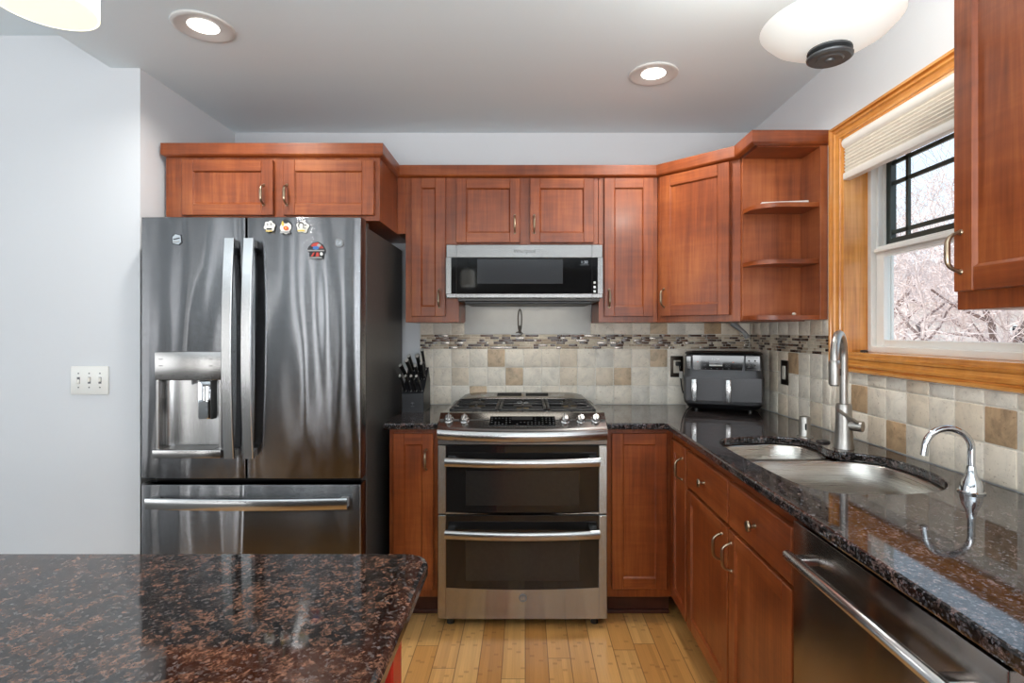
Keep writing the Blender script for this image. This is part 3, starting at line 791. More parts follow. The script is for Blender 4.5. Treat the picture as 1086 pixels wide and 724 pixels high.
# ------------------------------------------------------------------ refrigerator
FX0, FX1, FY = -1.582, -0.676, 2.232
T = Thing('refrigerator', 'stainless french door refrigerator with water dispenser and bottom freezer', 'refrigerator', ((FX0 + FX1) / 2, 2.62, 0))
FR = T
def shell(x0, x1, z0, z1, yf, yb, bulge=0.007, hole=None, m=None, r=0.007):
    """a door: slightly convex front with rounded long edges, optional rectangular opening"""
    xs = [x0, x0 + r * 0.15, x0 + r * 0.5, x0 + r] + [x0 + r + (x1 - x0 - 2 * r) * i / 14 for i in range(1, 14)] + [x1 - r, x1 - r * 0.5, x1 - r * 0.15, x1]
    zs = [z0, z0 + r * 0.4, z0 + r, z1 - r, z1 - r * 0.4, z1]
    if hole:
        xs = sorted([x for x in xs if min(abs(x - hole[0]), abs(x - hole[1])) > 0.004] + [hole[0], hole[1]])
        zs = sorted(zs + [hole[2], hole[3]])
    c = (x0 + x1) / 2; w = (x1 - x0) / 2
    def edge(d): 
        d = min(d, r); return r - math.sqrt(max(0, r * r - (r - d) ** 2))
    def fy(x, z): return yf - bulge * (1 - ((x - c) / w) ** 2) + max(edge(min(x - x0, x1 - x)), edge(min(z - z0, z1 - z)))
    nx, nz = len(xs), len(zs)
    vs = [(x, fy(x, z), z) for x in xs for z in zs] + [(x, yb, z) for x in xs for z in zs]
    fs = []; o = nx * nz
    def inh(i, k): return hole and xs[i] >= hole[0] - 1e-6 and xs[i + 1] <= hole[1] + 1e-6 and zs[k] >= hole[2] - 1e-6 and zs[k + 1] <= hole[3] + 1e-6
    for i in range(nx - 1):
        for k in range(nz - 1):
            if inh(i, k): continue
            a, b, c2, d = i * nz + k, (i + 1) * nz + k, (i + 1) * nz + k + 1, i * nz + k + 1
            fs += [(a, b, c2, d), (o + a, o + d, o + c2, o + b)]
    for i in range(nx - 1):
        for k in (0, nz - 1): fs.append((i * nz + k, (i + 1) * nz + k, o + (i + 1) * nz + k, o + i * nz + k))
    for k in range(nz - 1):
        for i in (0, nx - 1): fs.append((i * nz + k, i * nz + k + 1, o + i * nz + k + 1, o + i * nz + k))
    if hole:
        i0, i1, k0, k1 = xs.index(hole[0]), xs.index(hole[1]), zs.index(hole[2]), zs.index(hole[3])
        for i in range(i0, i1):
            for k in (k0, k1): fs.append((i * nz + k, (i + 1) * nz + k, o + (i + 1) * nz + k, o + i * nz + k))
        for k in range(k0, k1):
            for i in (i0, i1): fs.append((i * nz + k, i * nz + k + 1, o + i * nz + k + 1, o + i * nz + k))
    return MB().add(vs, fs, m)
T.part('case', MB().box(FX0 + 0.004, FX1 - 0.002, 2.315, 2.99, 0.03, 1.775, 0.004, dark_case).box(FX0 + 0.02, FX1 - 0.02, 2.300, 2.32, 0.03, 1.77, 0, gap_black), world=True, smooth=0)
T.part('foot_grille', MB().box(FX0 + 0.02, FX1 - 0.02, 2.27, 2.33, 0.0, 0.06, 0.003, black_plastic), world=True, smooth=0)
XM = (261 - 557) * 2.232 / 575
DH = (-1.513, -1.244, 0.815, 1.243)
dl = T.part('door', shell(FX0, XM - 0.003, 0.722, 1.800, FY, 2.298, hole=DH, m=fridge_steel), world=True, label='left door with water dispenser')
dr = T.part('door', shell(XM + 0.003, FX1, 0.722, 1.800, FY, 2.298, m=fridge_steel), world=True)
dz = T.part('freezer_drawer', shell(FX0, FX1, 0.075, 0.700, FY, 2.298, bulge=0.004, m=fridge_steel), world=True)
for hx_ in (FX1 - 0.10, FX0 + 0.015): T.part('hinge_cover', MB().box(hx_, hx_ + 0.085, 2.27, 2.40, 1.777, 1.805, 0.006, dark_case, 2), world=True)
bar = [(-1, -0.5), (1, -0.5), (1, 0.35), (0.8, 0.5), (-0.8, 0.5), (-1, 0.35)]
def bowed_bar(p0, p1, out, wide, thick, bow, n=20):
    """a flat bowed handle between two feet; wide across, thick out of the door"""
    p0 = Vector(p0); p1 = Vector(p1); out = Vector(out).normalized(); ax = (p1 - p0).normalized(); side = ax.cross(out)
    rings = []
    for i in range(n + 1):
        t = i / n; u = 2 * t - 1
        c = p0.lerp(p1, t) + out * (0.040 + bow * (1 - u * u))
        rings.append([c + side * wide * a + out * thick * b for (a, b) in ((-.5, -.5), (.5, -.5), (.5, .3), (.42, .5), (-.42, .5), (-.5, .3))])
    mb = MB().loft(rings, handle_steel)
    for p, s in ((p0, 1), (p1, -1)):
        q = p + ax * s * 0.004
        r = [[q + side * wide * 0.42 * a + ax * s * d * b + out * h for (a, b) in ((-1, 0), (1, 0), (1, 1), (-1, 1))] for (h, d) in ((-0.012, 0.034), (0.012, 0.028), (0.040, 0.024))]
        mb.loft(r, grey_plastic)
    return mb
T.part('handle', bowed_bar((-1.196, FY, 0.815), (-1.196, FY, 1.705), (0, -1, 0), 0.040, 0.012, 0.022), dl, world=True)
T.part('handle', bowed_bar((-1.118, FY, 0.815), (-1.118, FY, 1.705), (0, -1, 0), 0.040, 0.012, 0.022), dr, world=True)
T.part('handle', bowed_bar((-1.535, FY, 0.633), (-0.720, FY, 0.633), (0, -1, 0), 0.044, 0.012, 0.020), dz, world=True)
# dispenser
x0, x1, z0, z1 = DH; zc = 1.130
T.part('dispenser_panel', MB().box(x0 - 0.003, x1 + 0.003, FY - 0.016, 2.27, zc, z1 + 0.003, 0.004, st_h, 2), dl, world=True)
cav = MB(); rings = []
for z in (z0 + 0.02, zc + 0.02):
    rings.append([(x0 + 0.012, FY - 0.005, z)] + [((x0 + x1) / 2 + (x1 - x0 - 0.024) / 2 * math.sin(R(a)), 2.250 + 0.045 * math.cos(R(a)) ** 0.7, z) for a in range(-85, 86, 10)] + [(x1 - 0.012, FY - 0.005, z)])
cav.loft(rings, st_v, False, False, False)
cav.box(x0, x0 + 0.012, FY - 0.012, 2.29, z0, zc + 0.01, 0.002, st_v).box(x1 - 0.012, x1, FY - 0.012, 2.29, z0, zc + 0.01, 0.002, st_v)
cav.box(x0 + 0.01, x1 - 0.01, FY - 0.004, 2.296, zc - 0.002, zc + 0.015, 0, dark_case)
T.part('dispenser_recess', cav, dl, world=True)
T.part('drip_tray', MB().box(x0 - 0.004, x1 + 0.006, FY - 0.030, 2.295, z0 - 0.002, z0 + 0.032, 0.004, st_h, 2).box(x0 + 0.03, x1 - 0.03, FY - 0.02, 2.285, z0 + 0.031, z0 + 0.034, 0, dark_case), dl, world=True)
T.part('spout', MB().cyl((-1.385, 2.262, 1.132), (-1.385, 2.262, 1.108), 0.007, 0.006, 12, grey_plastic).cyl((-1.372, 2.262, 1.132), (-1.372, 2.262, 1.112), 0.006, 0.005, 12, grey_plastic), dl, world=True)
T.part('paddle', MB().box(-1.357, -1.303, 2.246, 2.262, 0.965, 1.125, 0.006, chrome, 2).box(-1.303, -1.295, 2.242, 2.28, 0.965, 1.125, 0.002, black_plastic), dl, world=True)
pm = MB()
for (px, pz) in [(-1.49, 1.215), (-1.49, 1.188), (-1.49, 1.148), (-1.44, 1.148), (-1.385, 1.148), (-1.335, 1.148), (-1.285, 1.148), (-1.285, 1.215), (-1.285, 1.188)]:
    pm.box(px - 0.008, px + 0.008, FY - 0.0168, FY - 0.0158, pz - 0.0012, pz + 0.0012, 0, dark_case)
T.part('panel_print', pm, dl, world=True, smooth=0)
def monogram(mb, x, y, z, r, m_ring, m_txt):
    """a round badge with the maker's script monogram"""
    mb.lathe([(0, 0), (r * 0.98, 0), (r, 0.001), (r, 0.002), (r * 0.9, 0.0028), (r * 0.86, 0.002), (0, 0.002)], (x, y, z), (0, -1, 0), 28, m_ring)
    mb.text('GE', r * 1.05, Matrix.Translation((x, y - 0.0023, z - r * 0.38)) @ FACE, m_txt)
    for k in range(4):
        a = R(45 + 90 * k)
        pts = [(x + r * 0.72 * math.cos(a + t) * (1 - 0.12 * abs(math.sin(2 * t))), y - 0.0024, z + r * 0.72 * math.sin(a + t)) for t in [(-0.5 + i / 8) for i in range(9)]]
        mb.tube(pts, r * 0.05, 6, m_txt)
T.part('badge', monogram.__call__(b := MB(), -0.764, FY - 0.0055, 1.692, 0.019, grey_plastic, chrome) or b, dr, world=True)

# magnets on the fridge doors
mag_dark = plain('magnet_dark', (38, 38, 42), 0.4); mag_white = plain('magnet_white', (226, 224, 216), 0.4)
mag_orange = plain('magnet_orange', (214, 92, 44), 0.4); mag_yel = plain('magnet_yellow', (222, 190, 84), 0.4)
mag_blue = plain('magnet_blue', (60, 112, 176), 0.4); mag_red = plain('magnet_red', (190, 62, 52), 0.4); mag_grey = plain('magnet_grey', (158, 158, 156), 0.4)
def sticker(mb, pts, y, t, m): mb.prism([(a, b) for a, b in pts], 0, t, 0.0, m, M=Matrix.Translation((0, y, 0)) @ FACE)
def blob(cx, cz, rx, rz, n=22, w=0.0, k=5, ph=0.0): return [(cx + rx * math.cos(a) * (1 + w * math.sin(k * a + ph)), cz + rz * math.sin(a) * (1 + w * math.sin(k * a + ph))) for a in [2 * PI * i / n for i in range(n)]]
my = FY - 0.0085
def magnet(label, cx, cz, layers):
    o = Thing('fridge_magnet', label, 'magnet', (cx, my, cz), group=None)
    mb = MB(); 
    for i, (pts, m) in enumerate(layers): sticker(mb, [(cx + a, cz + b) for a, b in pts], my + 0.002 - 0.0011 * i, 0.0022 + 0.0004 * i, m)
    nm = 'backing'
    o.part('backing', mb, world=True, smooth=0)
    return o
# white dog-like figure, robot-like figure with an orange chest, figure with a dark round hood
magnet('white cartoon magnet with dark lettering, first in the row of three', -1.048, 1.757,
       [(blob(0, 0.002, .024, .024, 28, .10, 6), mag_dark), (blob(0, 0.002, .022, .022, 28, .10, 6), mag_white), (blob(-.008, .010, .004, .006), mag_grey), (blob(.007, .011, .004, .006), mag_grey),
        ([(-.010, -.012), (.010, -.012), (.010, -.006), (-.010, -.006)], mag_dark), ([(-.013, -.020), (.012, -.020), (.012, -.016), (-.013, -.016)], mag_yel)])
magnet('astronaut-like magnet with orange chest and black cap, middle of the three', -0.982, 1.758,
       [(blob(0, 0, .024, .030, 28, .07, 4, 1.0), mag_dark), (blob(0, -.003, .022, .026, 28, .07, 4, 1.0), mag_white), (blob(.001, .021, .010, .008), mag_dark), (blob(-.011, .012, .004, .010), mag_yel),
        (blob(.003, -.007, .010, .009), mag_orange), (blob(.003, -.006, .003, .003), mag_yel), ([(-.020, -.028), (.020, -.028), (.018, -.020), (-.018, -.020)], mag_grey)])
magnet('white cartoon magnet with a dark hooded face, last in the row of three', -0.914, 1.757,
       [(blob(.002, 0, .027, .027, 28, .12, 5, .5), mag_dark), (blob(.002, 0, .025, .025, 28, .12, 5, .5), mag_white), (blob(-.004, .006, .012, .014), mag_dark), (blob(-.003, .003, .008, .011), mag_white),
        (blob(.015, .007, .003, .003), mag_dark), ([(-.016, -.019), (.012, -.019), (.012, -.013), (-.016, -.013)], mag_yel), (blob(.012, -.006, .005, .003), mag_grey)])
magnet('colourful dome-shaped souvenir magnet lower on the fridge door', -0.856, 1.663,
       [([(-.038, .002), (-.032, .014), (-.015, .030), (.006, .034), (.026, .022), (.036, .004), (.038, -.006), (.030, -.018), (.030, -.036), (-.028, -.036), (-.030, -.012), (-.038, -.004)], mag_dark),
        ([(-.030, .006), (-.014, .026), (.006, .030), (.020, .020), (.030, .006)], mag_red), (blob(-.002, .008, .014, .007), mag_blue), (blob(.012, .018, .008, .006), mag_grey), (blob(-.020, .008, .007, .006), mag_dark),
        ([(-.034, -.006), (.034, -.006), (.034, -.001), (-.034, -.001)], mag_grey), ([(-.020, -.028), (-.010, -.012), (-.004, -.012), (-.012, -.028)], mag_red), ([(.0, -.028), (.004, -.012), (.012, -.012), (.014, -.028)], mag_red), (blob(.024, -.018, .005, .007), mag_white), ([(-.024, -.035), (.026, -.035), (.026, -.031), (-.024, -.031)], mag_grey)])
ch = magnet('silver shield-shaped magnet on the dispenser door of the fridge', -1.429, 1.706,
       [([(-.020, .010), (-.006, .024), (.018, .018), (.022, -.012), (.010, -.024), (-.018, -.018)], mag_dark), ([(-.017, .009), (-.005, .021), (.016, .016), (.019, -.011), (.009, -.021), (-.015, -.016)], chrome),
        ([(-.012, .002), (.012, .007), (.013, .003), (-.012, -.002)], mag_dark), ([(-.012, -.010), (.010, -.007), (.010, -.010), (-.012, -.013)], mag_grey)])

# ------------------------------------------------------------------ microwave
T = Thing('microwave_oven', 'low profile stainless over-the-range microwave with black glass front', 'microwave', (-0.004, 2.85, 1.49))
MX0, MX1, MF = -0.383, 0.375, 2.62
T.part('body', MB().box(-0.334, 0.370, 2.69, YK - 0.004, 1.478, 1.750, 0.003, dark_case).box(-0.30, 0.33, 2.70, 3.02, 1.4655, 1.479, 0.003, black_plastic), world=True, smooth=0)
f = MB(); z0, z1 = 1.490, 1.748; gz0, gz1 = 1.512, 1.684; gx0, gx1 = -0.358, 0.351
f.box(MX0, MX1, MF, 2.70, gz1, z1, 0.003, mw_steel).box(MX0, MX1, MF, 2.70, z0, gz0, 0.003, mw_steel)
f.box(MX0, gx0, MF + 0.0004, 2.70, gz0 - 0.001, gz1 + 0.001, 0.0, mw_steel).box(gx1, MX1, MF + 0.0004, 2.70, gz0 - 0.001, gz1 + 0.001, 0.0, mw_steel)
fo = T.part('front_frame', f, world=True, smooth=0)
for sx_ in (-0.3335, 0.3225): T.part('seam', MB().box(sx_, sx_ + 0.0015, MF - 0.0004, MF + 0.01, z0, z1, 0, gap_black), fo, world=True, smooth=0)
T.part('glass_front', MB().box(gx0 - 0.001, gx1 + 0.001, MF + 0.002, 2.69, gz0 - 0.001, gz1 + 0.001, 0, black_gloss), world=True, smooth=0)
T.part('window', MB().box(-0.232, 0.182, MF + 0.0012, MF + 0.004, 1.560, 1.678, 0, mw_window), world=True, smooth=0)
dm = MB().text('1:30', 0.020, Matrix.Translation((0.286, MF + 0.0016, 1.6565)) @ FACE, display_white)
dm.box(0.266, 0.307, MF + 0.0016, MF + 0.0022, 1.6495, 1.6503, 0, display_white)
T.part('display', dm, world=True, smooth=0)
bm_ = MB()
for i in range(3): bm_.box(0.3305, 0.3415, MF + 0.0006, MF + 0.003, 1.516 + i * 0.0215, 1.527 + i * 0.0215, 0.001, print_white)
T.part('button', bm_, world=True, smooth=0)
T.part('logo', MB().text('Whirlpool', 0.025, Matrix.Translation((-0.004, MF - 0.0002, 1.708)) @ FACE, dark_case, 0.0004), world=True, smooth=0)

lamp('cooktop_lamp', 'AREA', (-0.0, 2.975, 1.463), 0.55, (0, 0, 0), 0.50, 0.10, (1.0, 0.93, 0.82))
# grey splash panel behind the range with a hanging wire loop
single('splash_panel', MB().box(-0.345, 0.372, YK - 0.0122, YK - 0.0102, 1.312, 1.476, 0.0008, panel_grey).box(-0.345, 0.372, YK - 0.0135, YK - 0.0122, 1.312, 1.316, 0, panel_grey), 'plain grey splash panel on the wall under the microwave', 'panel')
lp = []
for i in range(41):
    t = i / 40; a = 2 * PI * t
    wv = 0.012 * math.sin(a) if abs(t - 0.5) > 0.17 else 0.016 * math.sin(a)
    lp.append((-0.030 + (0.011 * math.sin(a) * (1 if 0.25 < t < 0.75 else max(0.15, abs(math.sin(a)) * 0.9))) , YK - 0.020 - 0.003 * math.cos(5 * a), 1.385 - 0.068 * math.cos(a)))
lw = MB().tube(lp, 0.0034, 8, wire_grey, closed=True)
tw = [(-0.030 + 0.006 * math.cos(k * 0.9), YK - 0.020 + 0.006 * math.sin(k * 0.9), 1.318 + 0.0016 * k) for k in range(28)]
lw.tube(tw, 0.0030, 8, wire_grey).tube([(-0.052, YK - 0.018, 1.322), (-0.03, YK - 0.026, 1.326), (-0.014, YK - 0.018, 1.318), (-0.03, YK - 0.02, 1.305)], 0.0034, 8, wire_grey)
single('wire_loop', lw, 'twisted grey wire loop hanging in front of the grey splash panel', 'wire')

# ------------------------------------------------------------------ range
RX0, RX1, RY = -0.391, 0.366, 2.418
RC = (RX0 + RX1) / 2; RW = RX1 - RX0
T = Thing('gas_range', 'stainless slide-in gas range with two glass oven doors', 'range', (RC, 2.75, 0))
T.part('body', MB().box(RX0 + 0.004, RX1 - 0.004, 2.452, 3.06, 0.04, 0.93, 0.0, dark_case), world=True, smooth=0)
for sx in (RX0 + 0.05, RX1 - 0.05):
    for sy in (2.48, 3.0): T.part('foot', MB().cyl((sx, sy, 0), (sx, sy, 0.042), 0.018, 0.014, 14, black_plastic), world=True)
def oven_door(z0, z1, gz0, hz, name):
    sw = 0.038; mb = MB()
    mb.box(RX0, RX0 + sw, RY, RY + 0.032, z0, z1, 0.003, range_steel).box(RX1 - sw, RX1, RY, RY + 0.032, z0, z1, 0.003, range_steel)
    n = 12                                                     # lower panel with a gently bowed top edge
    xs = [RX0 + sw - 0.001 + (RW - 2 * sw + 0.002) * i / n for i in range(n + 1)]
    poly = [(xs[0], z0), (xs[-1], z0)] + [(x, gz0 - 0.010 * (1 - ((x - RC) / (RW / 2 - sw)) ** 2)) for x in xs[::-1]]
    mb.prism(poly, 0, 0.0305, 0, range_steel, M=Matrix.Translation((0, RY + 0.032, 0)) @ FACE)
    d = T.part(name, mb, world=True, smooth=20)
    T.part('glass', MB().box(RX0 + sw, RX1 - sw, RY + 0.003, RY + 0.03, z0 + 0.006, z1 - 0.002, 0.001, oven_glass), d, world=True, smooth=0)
    T.part('window', MB().box(RX0 + 0.125, RX1 - 0.125, RY + 0.0022, RY + 0.006, gz0 + 0.03, hz - 0.05, 0.0, oven_window), d, world=True, smooth=0)
    pts = [(RX0 + 0.040 + (RW - 0.08) * i / 20, RY - 0.052 - 0.012 * (1 - (i / 10 - 1) ** 2), hz - 0.005 * (1 - (i / 10 - 1) ** 2)) for i in range(21)]
    hb = MB().tube(pts, 0.021, 14, st_h, prof=[(math.cos(a) * 0.95, math.sin(a) * 0.55) for a in [2 * PI * i / 16 for i in range(16)]], up=(0, 0, 1))
    for x in (RX0 + 0.062, RX1 - 0.062): hb.box(x - 0.018, x + 0.018, RY - 0.054, RY + 0.006, hz - 0.012, hz + 0.010, 0.004, st_h, 2)
    T.part('handle', hb, d, world=True)
    return d
oven_door(0.514, 0.821, 0.5225, 0.758, 'upper_oven_door')
d2 = oven_door(0.046, 0.509, 0.186, 0.442, 'lower_oven_door')
T.part('badge', monogram(b := MB(), -0.010, RY + 0.001, 0.140, 0.0175, grey_plastic, chrome) or b, d2, world=True)
# curved control panel and bullnose in one sweep
rings = []; N = 24
CT = (2.505, 0.952)
def bow(x): u = (x - RC) / (RW / 2); return 1 - u * u
for i in range(N + 1):
    x = RX0 + RW * i / N; k = bow(x)
    yb = 2.418 - 0.040 * k; zb = 0.902 - 0.006 * k
    sec = [(2.60, 0.950), (2.515, 0.9535), CT, (yb + 0.010, zb + 0.004), (yb + 0.003, zb), (yb - 0.006, zb - 0.008)]
    for a in range(60, -91, -25): sec.append((yb - 0.004 - 0.012 * math.cos(R(a)), zb - 0.030 + 0.024 * math.sin(R(a))))
    sec += [(yb + 0.006, zb - 0.058), (2.424, min(0.842, zb - 0.056)), (2.424, 0.8235), (2.60, 0.8235)]
    rings.append([(x, y, z) for (y, z) in sec])
cp = T.part('control_panel', MB().loft(rings, st_h), world=True, smooth=28)
def face_pt(x, t):                                             # a point on the sloped control face
    k = bow(x); yb = 2.418 - 0.040 * k + 0.010; zb = 0.902 - 0.006 * k + 0.004
    return Vector((x, CT[0] + (yb - CT[0]) * t, CT[1] + (zb - CT[1]) * t)), Vector((0, -(CT[1] - zb), CT[0] - yb)).normalized()
for px in (476, 492.8, 599, 615.8, 631.8):
    x = (px - 557) * 2.46 / 575; p, nn = face_pt(x, 0.52)
    nn = (nn + Vector((0, -0.35, 0))).normalized()
    kb = MB().lathe([(0.0225, -0.004), (0.0225, 0.004), (0.019, 0.007), (0.0175, 0.008), (0.0165, 0.022), (0.013, 0.025), (0, 0.0255)], p, nn, 24, st_h)
    kb.lathe([(0.0235, -0.004), (0.0240, 0.002), (0.0230, 0.0025)], p, nn, 24, black_plastic)
    q = Vector((0, 0, 1)).rotation_difference(nn).to_matrix().to_4x4()
    kb.box(-0.0045, 0.0045, -0.0175, 0.0175, 0.008, 0.033, 0.003, st_v, 2, M=Matrix.Translation(p) @ q)
    T.part('knob', kb, cp, world=True)
p, nn = face_pt(-0.012, 0.5); q = Vector((0, 0, 1)).rotation_difference(nn).to_matrix().to_4x4(); Md = Matrix.Translation(p + nn * 0.0006) @ q
dp = MB().box(-0.147, 0.147, -0.040, 0.034, -0.002, 0.0012, 0.0, black_gloss, M=Md)
dp.box(-0.050, 0.045, 0.004, 0.026, 0.0010, 0.0018, 0.0, gap_black, M=Md)
rr = random.Random(3)
for rz_ in (-0.030, -0.016, 0.002, 0.018):
    for k in range(18):
        xx = -0.138 + k * 0.0163
        if -0.056 < xx < 0.05 and rz_ > -0.01: continue
        if rr.random() < 0.35: continue
        dp.box(xx - 0.0030, xx + 0.0030, rz_ - 0.0012, rz_ + 0.0012, 0.0010, 0.0018, 0, print_grey, M=Md)
T.part('display_panel', dp, cp, world=True, smooth=0)
# cooktop
T.part('cooktop', MB().box(RX0 - 0.004, RX1 + 0.004, 2.534, 3.070, 0.9155, 0.9385, 0.004, st_h, 2).box(RX0 + 0.012, RX1 - 0.012, 2.60, 2.967, 0.9385, 0.9395, 0, black_gloss), world=True)
for (bx, by_, r) in [(-0.255, 2.64, 0.042), (-0.255, 2.86, 0.034), (RC, 2.75, 0.046), (0.232, 2.64, 0.046), (0.232, 2.86, 0.032)]:
    T.part('burner', MB().lathe([(r + 0.012, 0), (r + 0.008, 0.006), (r, 0.007), (r, 0.010)], (bx, by_, 0.9395), m=gold_metal, seg=24)
           .lathe([(r, 0.010), (r + 0.002, 0.013), (r - 0.004, 0.017), (0, 0.017)], (bx, by_, 0.9395), m=iron, seg=24), world=True)
gw = (RW - 0.06) / 3
for k in range(3):
    a = RX0 + 0.03 + k * gw + 0.002; b = a + gw - 0.004; c = (a + b) / 2; g = MB(); z0, z1 = 0.9525, 0.961; bw = 0.007
    y0, y1 = 2.566, 2.958
    g.box(a, a + 2 * bw, y0, y1, z0, z1, 0.002, iron).box(b - 2 * bw, b, y0, y1, z0, z1, 0.002, iron)
    for y in (y0, (y0 + y1) / 2 - bw, y1 - 2 * bw): g.box(a, b, y, y + 2 * bw, z0, z1, 0.002, iron)
    for y in ((2.64), (2.86)):
        g.box(a, c - 0.03, y - bw * .7, y + bw * .7, z0, z1 + 0.002, 0.002, iron).box(c + 0.03, b, y - bw * .7, y + bw * .7, z0, z1 + 0.002, 0.002, iron)
        g.box(c - bw * .7, c + bw * .7, y + 0.03, y + 0.10, z0, z1 + 0.002, 0.002, iron).box(c - bw * .7, c + bw * .7, y - 0.085, y - 0.03, z0, z1 + 0.002, 0.002, iron)
    for (x, y) in ((a + bw, y0 + bw), (b - bw, y0 + bw), (a + bw, y1 - bw), (b - bw, y1 - bw)): g.box(x - bw, x + bw, y - bw, y + bw, 0.9390, z0 + 0.002, 0, iron)
    T.part('grate', g, world=True, smooth=0)
# rear vent trim: a low sloped hump with rounded ends
vt = MB(); rings = []
for i in range(29):
    u = -1 + 2 * i / 28; x = RC + u * 0.352; k = max(0.0, 1 - abs(u) ** 7)
    h = 0.010 + 0.034 * (k ** 0.6) 
    rings.append([(x, 2.968, 0.9383), (x, 2.968, 0.9415 + 0.45 * h), (x, 2.976, 0.9415 + 0.6 * h), (x, 3.052, 0.9415 + h), (x, 3.066, 0.9415 + h), (x, 3.066, 0.9383)])
vt.loft(rings, st_h)
vo = T.part('rear_vent', vt, world=True, smooth=30)
Ms = Matrix.Translation((RC, 3.014, 0.9415 + 0.0352 + 0.0004)) @ Matrix.Rotation(math.atan2(0.0176, 0.076), 4, 'X')
sl = MB()
for (a, b) in ((-0.143, -0.008), (0.016, 0.140)): sl.box(a, b, -0.022, 0.026, -0.0022, 0.0008, 0.0, gap_black, M=Ms)
for (a, b) in ((-0.235, -0.160), (0.158, 0.232)): sl.box(a, b, -0.018, 0.018, -0.0022, 0.0006, 0.0, st_v, M=Ms)
T.part('slot', sl, vo, world=True, smooth=0)

# ------------------------------------------------------------------ dishwasher
T = Thing('dishwasher', 'stainless dishwasher with a long tubular handle below the granite counter', 'dishwasher', (0.97, 1.035, 0))
T.part('body', MB().box(0.70, XR - 0.02, 0.738, 1.334, 0.02, 0.878, 0, dark_case), world=True, smooth=0)
T.part('door_panel', MB().box(0.658, 0.70, 0.738, 1.3325, 0.105, 0.868, 0.004, dish_steel, 2), world=True)
T.part('toe_panel', MB().box(0.725, 0.74, 0.738, 1.334, 0.0, 0.10, 0, black_plastic), world=True, smooth=0)
hz = 0.812; hx = 0.607
hb = MB().tube([(hx, y, hz) for y in (0.765, 0.77, 1.0, 1.255, 1.262)], [0.009, 0.012, 0.012, 0.012, 0.009], 18, handle_steel)
for y in (0.80, 1.225): hb.box(hx, 0.659, y - 0.012, y + 0.014, hz - 0.009, hz + 0.009, 0.003, handle_steel, 2)
T.part('handle', hb, world=True)

# ------------------------------------------------------------------ sink and taps
T = Thing('kitchen_sink', 'stainless double bowl sink set under the granite edge', 'sink', (0.95, 1.75, 0.66))
big = [(.739, 1.80), (.737, 1.70), (.746, 1.52), (.782, 1.425), (.875, 1.395), (.99, 1.402), (1.09, 1.435), (1.155, 1.50), (1.186, 1.59), (1.192, 1.70), (1.175, 1.785), (1.135, 1.832), (1.06, 1.855), (.90, 1.858), (.79, 1.852)]
small = [(.733, 2.00), (.766, 2.078), (.81, 2.105), (.90, 2.124), (.975, 2.130), (1.055, 2.092), (1.070, 2.017), (1.055, 1.93), (1.02, 1.90), (.90, 1.893), (.78, 1.893), (.738, 1.92)]
def bowl(poly, zb, drain):
    pts = [Vector((p.x, p.y, 0)) for p in spline([(a, b, 0) for a, b in poly], 5)]
    c = sum(pts, Vector()) / len(pts)
    def ring(s, d, z):
        out = []
        for p in pts:
            v = p - c; out.append((c.x + v.x * s + v.normalized().x * d, c.y + v.y * s + v.normalized().y * d, z))
        return out
    rings = [ring(1, 0.012, 0.8835), ring(1, 0.001, 0.8835), ring(1, -0.002, 0.880), ring(1, -0.008, 0.80), ring(1, -0.014, zb + 0.035), ring(1, -0.024, zb + 0.012), ring(1, -0.045, zb + 0.002), ring(0.45, 0, zb - 0.001), ring(0.08, 0, zb - 0.003)]
    mb = MB().loft(rings, sink_steel, False, True)
    # outer skin so that the bowl has thickness
    o = T.part('bowl', mb, world=True, smooth=50)
    T.part('drain', MB().lathe([(0.044, 0.0), (0.044, 0.003), (0.036, 0.004), (0.030, 0.002), (0, 0.002)], (c.x, c.y, zb - 0.002), m=chrome, seg=24), o, world=True)
bowl(big, 0.700, 1); bowl(small, 0.735, 1)
T.part('divider', MB().box(0.745, 1.06, 1.857, 1.893, 0.872, 0.8830, 0.003, sink_steel, 2), world=True)

ZT = 0.914
FXX, FYY = 1.137, 1.935
T = Thing('kitchen_faucet', 'tall brushed nickel pull-down faucet with side lever behind the sink', 'faucet', (FXX, FYY, ZT))
T.part('body', MB().lathe([(0.0335, 0.0), (0.0335, 0.003), (0.0315, 0.008), (0.0290, 0.04), (0.0265, 0.100), (0.0255, 0.150), (0.0240, 0.156), (0.0150, 0.158)], m=nickel, seg=32))
dirv = Vector((-0.64, -0.77, 0)).normalized()
ctr = 0.338; rad = 0.083
pts = [Vector((0, 0, 0.150)), Vector((0, 0, 0.25))] + [dirv * (rad - rad * math.cos(R(a))) + Vector((0, 0, ctr - 0.015 + rad * math.sin(R(a)))) for a in range(0, 181, 12)] + [dirv * 2 * rad + Vector((0, 0, ctr - 0.03))]
T.part('spout', MB().tube(pts, 0.0135, 18, nickel))
b0 = dirv * 2 * rad
T.part('spray_head', MB().lathe([(0.0150, 0.0), (0.0172, 0.002), (0.0180, 0.03), (0.0180, 0.072), (0.0165, 0.079), (0.0140, 0.083)], (b0.x, b0.y, 0.236), m=nickel, seg=24)
       .lathe([(0.0135, -0.003), (0.0135, 0.001)], (b0.x, b0.y, 0.2365), m=black_plastic, seg=20)
       .box(-0.004, 0.004, -0.0195, -0.016, 0.268, 0.292, 0.0015, black_plastic, M=Matrix.Translation((b0.x, b0.y, 0)) @ Matrix.Rotation(R(40), 4, 'Z')))
st = Vector((0.62, -0.78, 0.0)).normalized()
lv = MB().cyl(st * 0.015 + Vector((0, 0, 0.083)), st * 0.062 + Vector((0, 0, 0.083)), 0.0185, 0.0185, 24, nickel)
